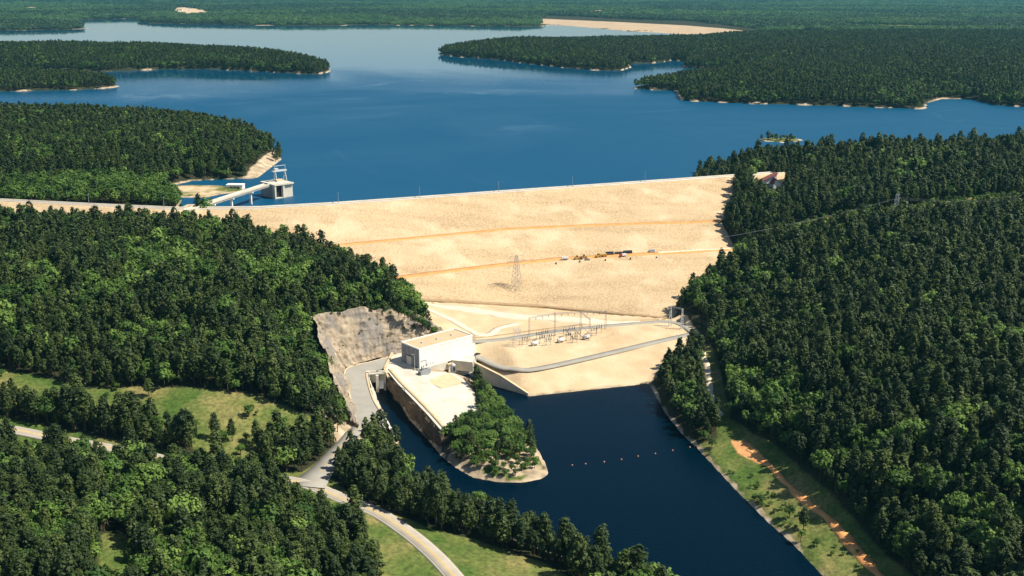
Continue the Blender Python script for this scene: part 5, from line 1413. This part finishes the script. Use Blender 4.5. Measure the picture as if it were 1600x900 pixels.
for k, (u, v, l, lab) in enumerate(((953, 394.5, 7, "stack of black pipes at the loader end of the dam bench"), (967, 393.5, 6, "low stack of black pipes in the middle of the row"), (981, 392.5, 8, "tall stack of black pipes behind the red and white truck"), (1019, 391, 5, "small grey pipe stack alone towards the bench end"))):
    p = face(u, v + 3.6); e = empty("pipe_stack", (p[0], p[1], p[2] + .2), da); tag(e, lab, "pipe stack", "pipe stacks on the dam bench")
    for r_ in range(3 if k != 1 else 2):
        for c in range(4 - r_):
            MB().cyl((-l / 2 + .3 * (c % 2), (c + r_ * .5) * .85, .42 + r_ * .74), (l / 2, (c + r_ * .5) * .85, .42 + r_ * .74), .42, .42, 8).build("pipe", M['blackpaint'] if k < 3 else M['greypaint'], e)
for k, (u, v) in enumerate(((869, 412), (906, 409), (946, 407), (985, 404.5), (1026, 403))):
    p = face(u, v + .6); e = empty("steel_drum", (p[0], p[1], p[2] - .2)); tag(e, "dark drum on the slope just below the dam bench, " + ("first", "second", "third", "fourth", "last")[k] + " from the dump truck end", "drum", "drums below the bench")
    MB().lathe([(.55, 0), (.6, .1), (.55, .2), (.55, .75), (.6, .85), (.55, .95), (.55, 1.6), (.6, 1.7), (.5, 1.75)], 12).build("shell", M['dark'], e)
    MB().cyl((0, 0, 1.75), (0, 0, 1.8), .45, .45, 10).build("lid", M['steel'], e)

# buoys
for k, (u, v) in enumerate(((894, 727), (915, 725), (944, 722), (971, 718), (997, 713), (1024, 709), (1051, 704), (1078, 699))):
    p = P(u, v, 0); e = empty("buoy", (p[0], p[1], -.1)); tag(e, "small orange buoy, " + ("first", "second", "third", "fourth", "fifth", "sixth", "seventh", "last")[k] + " in the line counting from the wooded spit", "buoy", "buoy line across the tailwater")
    MB().lathe([(.15, -.3), (.36, 0), (.42, .2), (.34, .45), (.15, .6)], 10).build("float", M['buoy'], e, True)
    MB().cyl((0, 0, .55), (0, 0, .85), .06, .06, 6).build("eye", M['steel'], e)

# ------------------------------------------------------------------ far dike
dkc = np.array([P(u, v, 71.5) for u, v in [(843, 29.0), (857, 29.8), (960, 34.2), (1070, 39.8), (1130, 44.5), (1190, 51)]]); dkw = np.array([P(u, v, 56) for u, v in [(843, 38.6), (857, 38.2), (960, 47.5), (1070, 55), (1130, 58), (1190, 60)]])
kk = np.linspace(0, 5, 90); ii = np.minimum(kk.astype(int), 4); ff = (kk - ii)[:, None]
C_ = dkc[ii] * (1 - ff) + dkc[ii + 1] * ff; W_ = dkw[ii] * (1 - ff) + dkw[ii + 1] * ff
dk = empty("earth_dike", C_[45]); tag(dk, "long low tan earth dike on the far shore of the lake", "dike")
t = np.linspace(0, 1, 16)[:, None, None]; Q = W_[None] * (1 - t) + C_[None] * t
hmin = hz(Q[..., 0], Q[..., 1]); Q[..., 2] = np.maximum(Q[..., 2], hmin + 0.4)
B_ = C_.copy(); B_[:, 1] += 60; B_[:, 2] -= 14
Q = np.concatenate([Q, (C_ + (0, 10, 0))[None], B_[None]], 0) - np.array(dk.location)
obj("earth_fill", grid_mesh("earth_fill", Q[..., 0], Q[..., 1], Q[..., 2], M['gravel_tan']), dk)
# far buildings by the sand cut
for k, (u, v, s, lab) in enumerate(((281, 16.5, 1.3, "long white building at the edge of the far sandy clearing"), (296, 17.5, 1.0, "tall white building beside the far sandy clearing"))):
    p = G(u, v); e = empty("far_building", p, .3 * k); tag(e, lab, "building")
    w_, d_, h_ = ((14, 8, 7), (7, 7, 15))[k]
    MB().box(-w_ * s, w_ * s, -d_, d_, -3, h_ * s).build("wall", M['white'], e)
    MB().prism([(-w_ * s - 1, -d_ - 1), (w_ * s + 1, -d_ - 1), (w_ * s + 1, d_ + 1), (-w_ * s - 1, d_ + 1)], h_ * s + .02, h_ * s + 1.5).build("roof", M['palesteel'], e)
    for j in range(3): MB().box(-w_ * s * .7 + j * w_ * s * .6, -w_ * s * .7 + j * w_ * s * .6 + 2.5, -d_ - .15, -d_ - .02, 1.5, 4).build("window", M['glass'], e)

# ------------------------------------------------------------------ single trees and shrubs
ONE = [("oak", 3, 589, .45, .40, "round green bush at the field's left edge"), ("pine", 118, 596, .45, .55, "small dark pine at the upper field edge"),
       ("oak", 160, 607, .30, .30, "small green bush beside the little field pine"), ("pine", 177, 607, .50, .58, "little dark pine between bushes in the green field"),
       ("oak", 183, 610, .40, .36, "bright green bush right beside the little field pine"), ("oak", 167, 624, .42, .36, "round bush alone in the middle of the green field"),
       ("pine", 233, 620, .95, .72, "broad dark tree at the upper edge of the field"), ("oak", 389, 651, .70, .60, "rounded dark tree standing alone in the field"),
       ("oak", 401, 649, .25, .25, "tiny bush beside the lone rounded field tree"), ("oak", 306, 673, .50, .50, "small green tree at the end of the grove"),
       ("pine", 336, 686, .95, .95, "tall pine in front of the pale field corner"), ("oak", 349, 692, .60, .55, "green bush under the tall pine by the field"),
       ("pine", 363, 690, .85, .85, "second tall pine beside the field corner"), ("oak", 385, 690, .50, .42, "low green bush beyond the two tall pines"),
       ("oak", 376, 711, .60, .52, "spreading green bush in the clearing below the tall pines"), ("lime", 448, 738, 1.25, 1.15, "large bright green tree beside the road junction"),
       ("lime", 418, 724, .75, .6, "pale green shrub beside the large bright tree"), ("oak", 1233, 810, .62, .62, "small tree casting a shadow on the grassy shore bank"),
       ("pine", 1255, 827, .85, .75, "dark tree between clay strip and water on the shore bank"), ("lime", 1251, 846, .45, .5, "bright green bush at the foot of the dark bank tree"),
       ("oak", 1189, 786, .60, .36, "wide dark shrub at the water's edge of the grassy bank"), ("oak", 1180, 782, .45, .30, "low shrub beside the wide dark shoreline shrub"),
       ("oak", 1276, 854, .40, .32, "low shrub farther down the grassy bank"), ("lime", 1032, 904, .50, .5, "small bright tree alone at the bottom water's edge"),
       ("lime", 748, 800, .9, .9, "tall bright green tree in the belt along the channel"), ("lime", 1000, 560, .01, .01, ""), ("oak", 1112, 700, .55, .5, "green shrub clump at the head of the clay strip"), ("oak", 1100, 690, .7, .6, "bushy green tree beside the sandy shore patch"),
       ("lime", 1035, 600, .8, .8, "pale green tree at the shore end of the tan bank")]
for kd, u, v, s, sz, lab in ONE:
    if lab:
        p = G(u, v); single(kd, p[0], p[1], s, sz, lab, name='shrub' if sz < .45 else None, cat='shrub' if sz < .45 else 'tree')
for u, v, lab in ((1412, 392, "reddish dead pine standing out of the dark hillside woods"), (1356, 480, "brownish dying pine in the middle of the dark slope")):
    p = G(u, v); single('rust', p[0], p[1], .95, .9, lab, lod=1, name="dead_pine_tree")
for k, (u, v, s) in enumerate(((1190, 217.6, .42), (1201, 218.3, .66), (1207, 217.8, .50), (1213, 219.8, .52), (1220, 219.6, .40), (1225, 218.4, .45), (1231, 220.9, .78), (1235, 220, .55), (1239, 220, .50))):
    p = P(u, v, ZR + 1); single('oak' if k % 3 == 2 else 'pine', p[0], p[1], s * 1.8, s * 1.2, "tree on the small sandy island, " + ("first", "second", "third", "fourth", "fifth", "sixth", "seventh", "eighth", "last")[k] + " counting from the left", "island trees", lod=1)
# wooded end of the spit
sxx, syy = scatter(-70, 60, 540, 720, 4.3)
q = inside(sxx, syy, PL([(695, 690), (716, 668), (752, 660), (748, 612), (756, 610), (778, 634), (798, 655), (812, 672), (828, 694), (846, 722), (820, 740), (780, 748), (740, 742), (708, 724), (692, 702)], 4.0)) & (-sdist(sxx, syy, TAIL) > 2.2)
n_sp = 0
for x_, y_ in zip(sxx[q], syy[q]):
    uu, vv, _ = PX(np.array([x_]), np.array([y_]), np.array([5.0])); uu, vv = float(uu[0]), float(vv[0])
    if vv > 712 and random.random() < .2: continue
    if vv < 660 and random.random() < .1: continue
    low = vv > 716 or (vv > 700 and random.random() < .4)
    kd = 'lime' if (vv < 650 and uu > 765 and random.random() < .75) or (not low and random.random() < .34) else ('pine' if random.random() < .28 and not low else 'oak')
    s = (.30 + .22 * random.random()) if low else (.56 + .30 * random.random())
    sp_ = "at the apron end of the rock spit" if vv < 668 else "on the open water side of the rock spit" if uu > 788 else "on the narrow channel side of the rock spit" if uu < 735 else "in the middle of the wooded rock spit"
    single(kd, x_, y_, s, s * .9, ("low shrub near the bare rocky tip of the spit" if low else {"pine": "dark conifer", "oak": "mid green leafy tree", "lime": "bright green leafy tree"}[kd] + " " + sp_), ("shrubs near the tip of the spit" if low else {"pine": "conifers ", "oak": "leafy trees ", "lime": "bright trees "}[kd] + sp_), name='shrub' if low else None, cat='shrub' if low else 'tree')
    n_sp += 1
print('spit', n_sp)
# shrubs on the rock cut and bare toe slope
for u, v, z_, s in ((549, 516, 30, .22), (565, 517, 30, .2), (578, 498, 36, .18), (595, 500, 35, .2), (630, 515, 25, .35), (647, 513, 25, .4), (610, 490, 38, .3), (520, 488, 43, .25), (632, 525, 20, .25), (560, 485, 41, .28), (600, 487, 39, .3), (655, 522, 20, .3), (490, 494, 42, .4), (503, 489, 43, .35), (535, 486, 43, .4), (546, 484, 42, .3), (582, 484, 41, .4), (618, 487, 39, .45), (628, 490, 38, .4), (500, 520, 38, .2), (512, 545, 33, .2), (536, 540, 25, .18), (606, 525, 24, .2)):
    p = P(u, v, z_); single('oak', p[0], p[1] - 1, s, s * .8, "small shrub clinging to the pale rock cut", "shrubs on the rock cut", z=z_ - .8, name='shrub', cat='shrub', lod=1)

for k, (u, v, z_, s) in enumerate(((622, 492, 38, .8), (632, 497, 36, .85), (641, 499, 34, .7), (648, 506, 31, .8), (656, 509, 28, .75), (663, 515, 25, .8), (670, 519, 22, .7), (677, 525, 19, .75), (684, 529, 16.5, .6))):
    p = P(u, v, z_); single('pine' if k % 3 == 0 else 'oak', p[0], p[1] + 2, s, s * .85, "tree in the tapering row above the powerhouse roof, " + ("first", "second", "third", "fourth", "fifth", "sixth", "seventh", "eighth", "last")[k] + " counting downhill", "trees above the powerhouse", z=z_ - 1.5)
for k in range(34):
    t_ = random.random(); u_ = 1105 + 190 * t_ + random.uniform(-4, 34) * (0.4 + t_); v_ = 712 + 165 * t_ + random.uniform(-14, 8)
    p = G(u_, v_)
    if -sdist(np.array([p[0]]), np.array([p[1]]), TAIL)[0] < 2: continue
    s = random.uniform(.14, .30); single('oak' if k % 4 else 'lime', p[0], p[1], s, s * .7, "low scrub bush scattered on the grassy bank of the tailwater", "scrub on the tailwater bank", name='shrub', cat='shrub', lod=1)

# ------------------------------------------------------------------ haze over everything
hb = MB().box(-17500, 17500, -1600, 29000, -12, 300).build("haze", M['haze'])
tag(hb, kind="stuff")
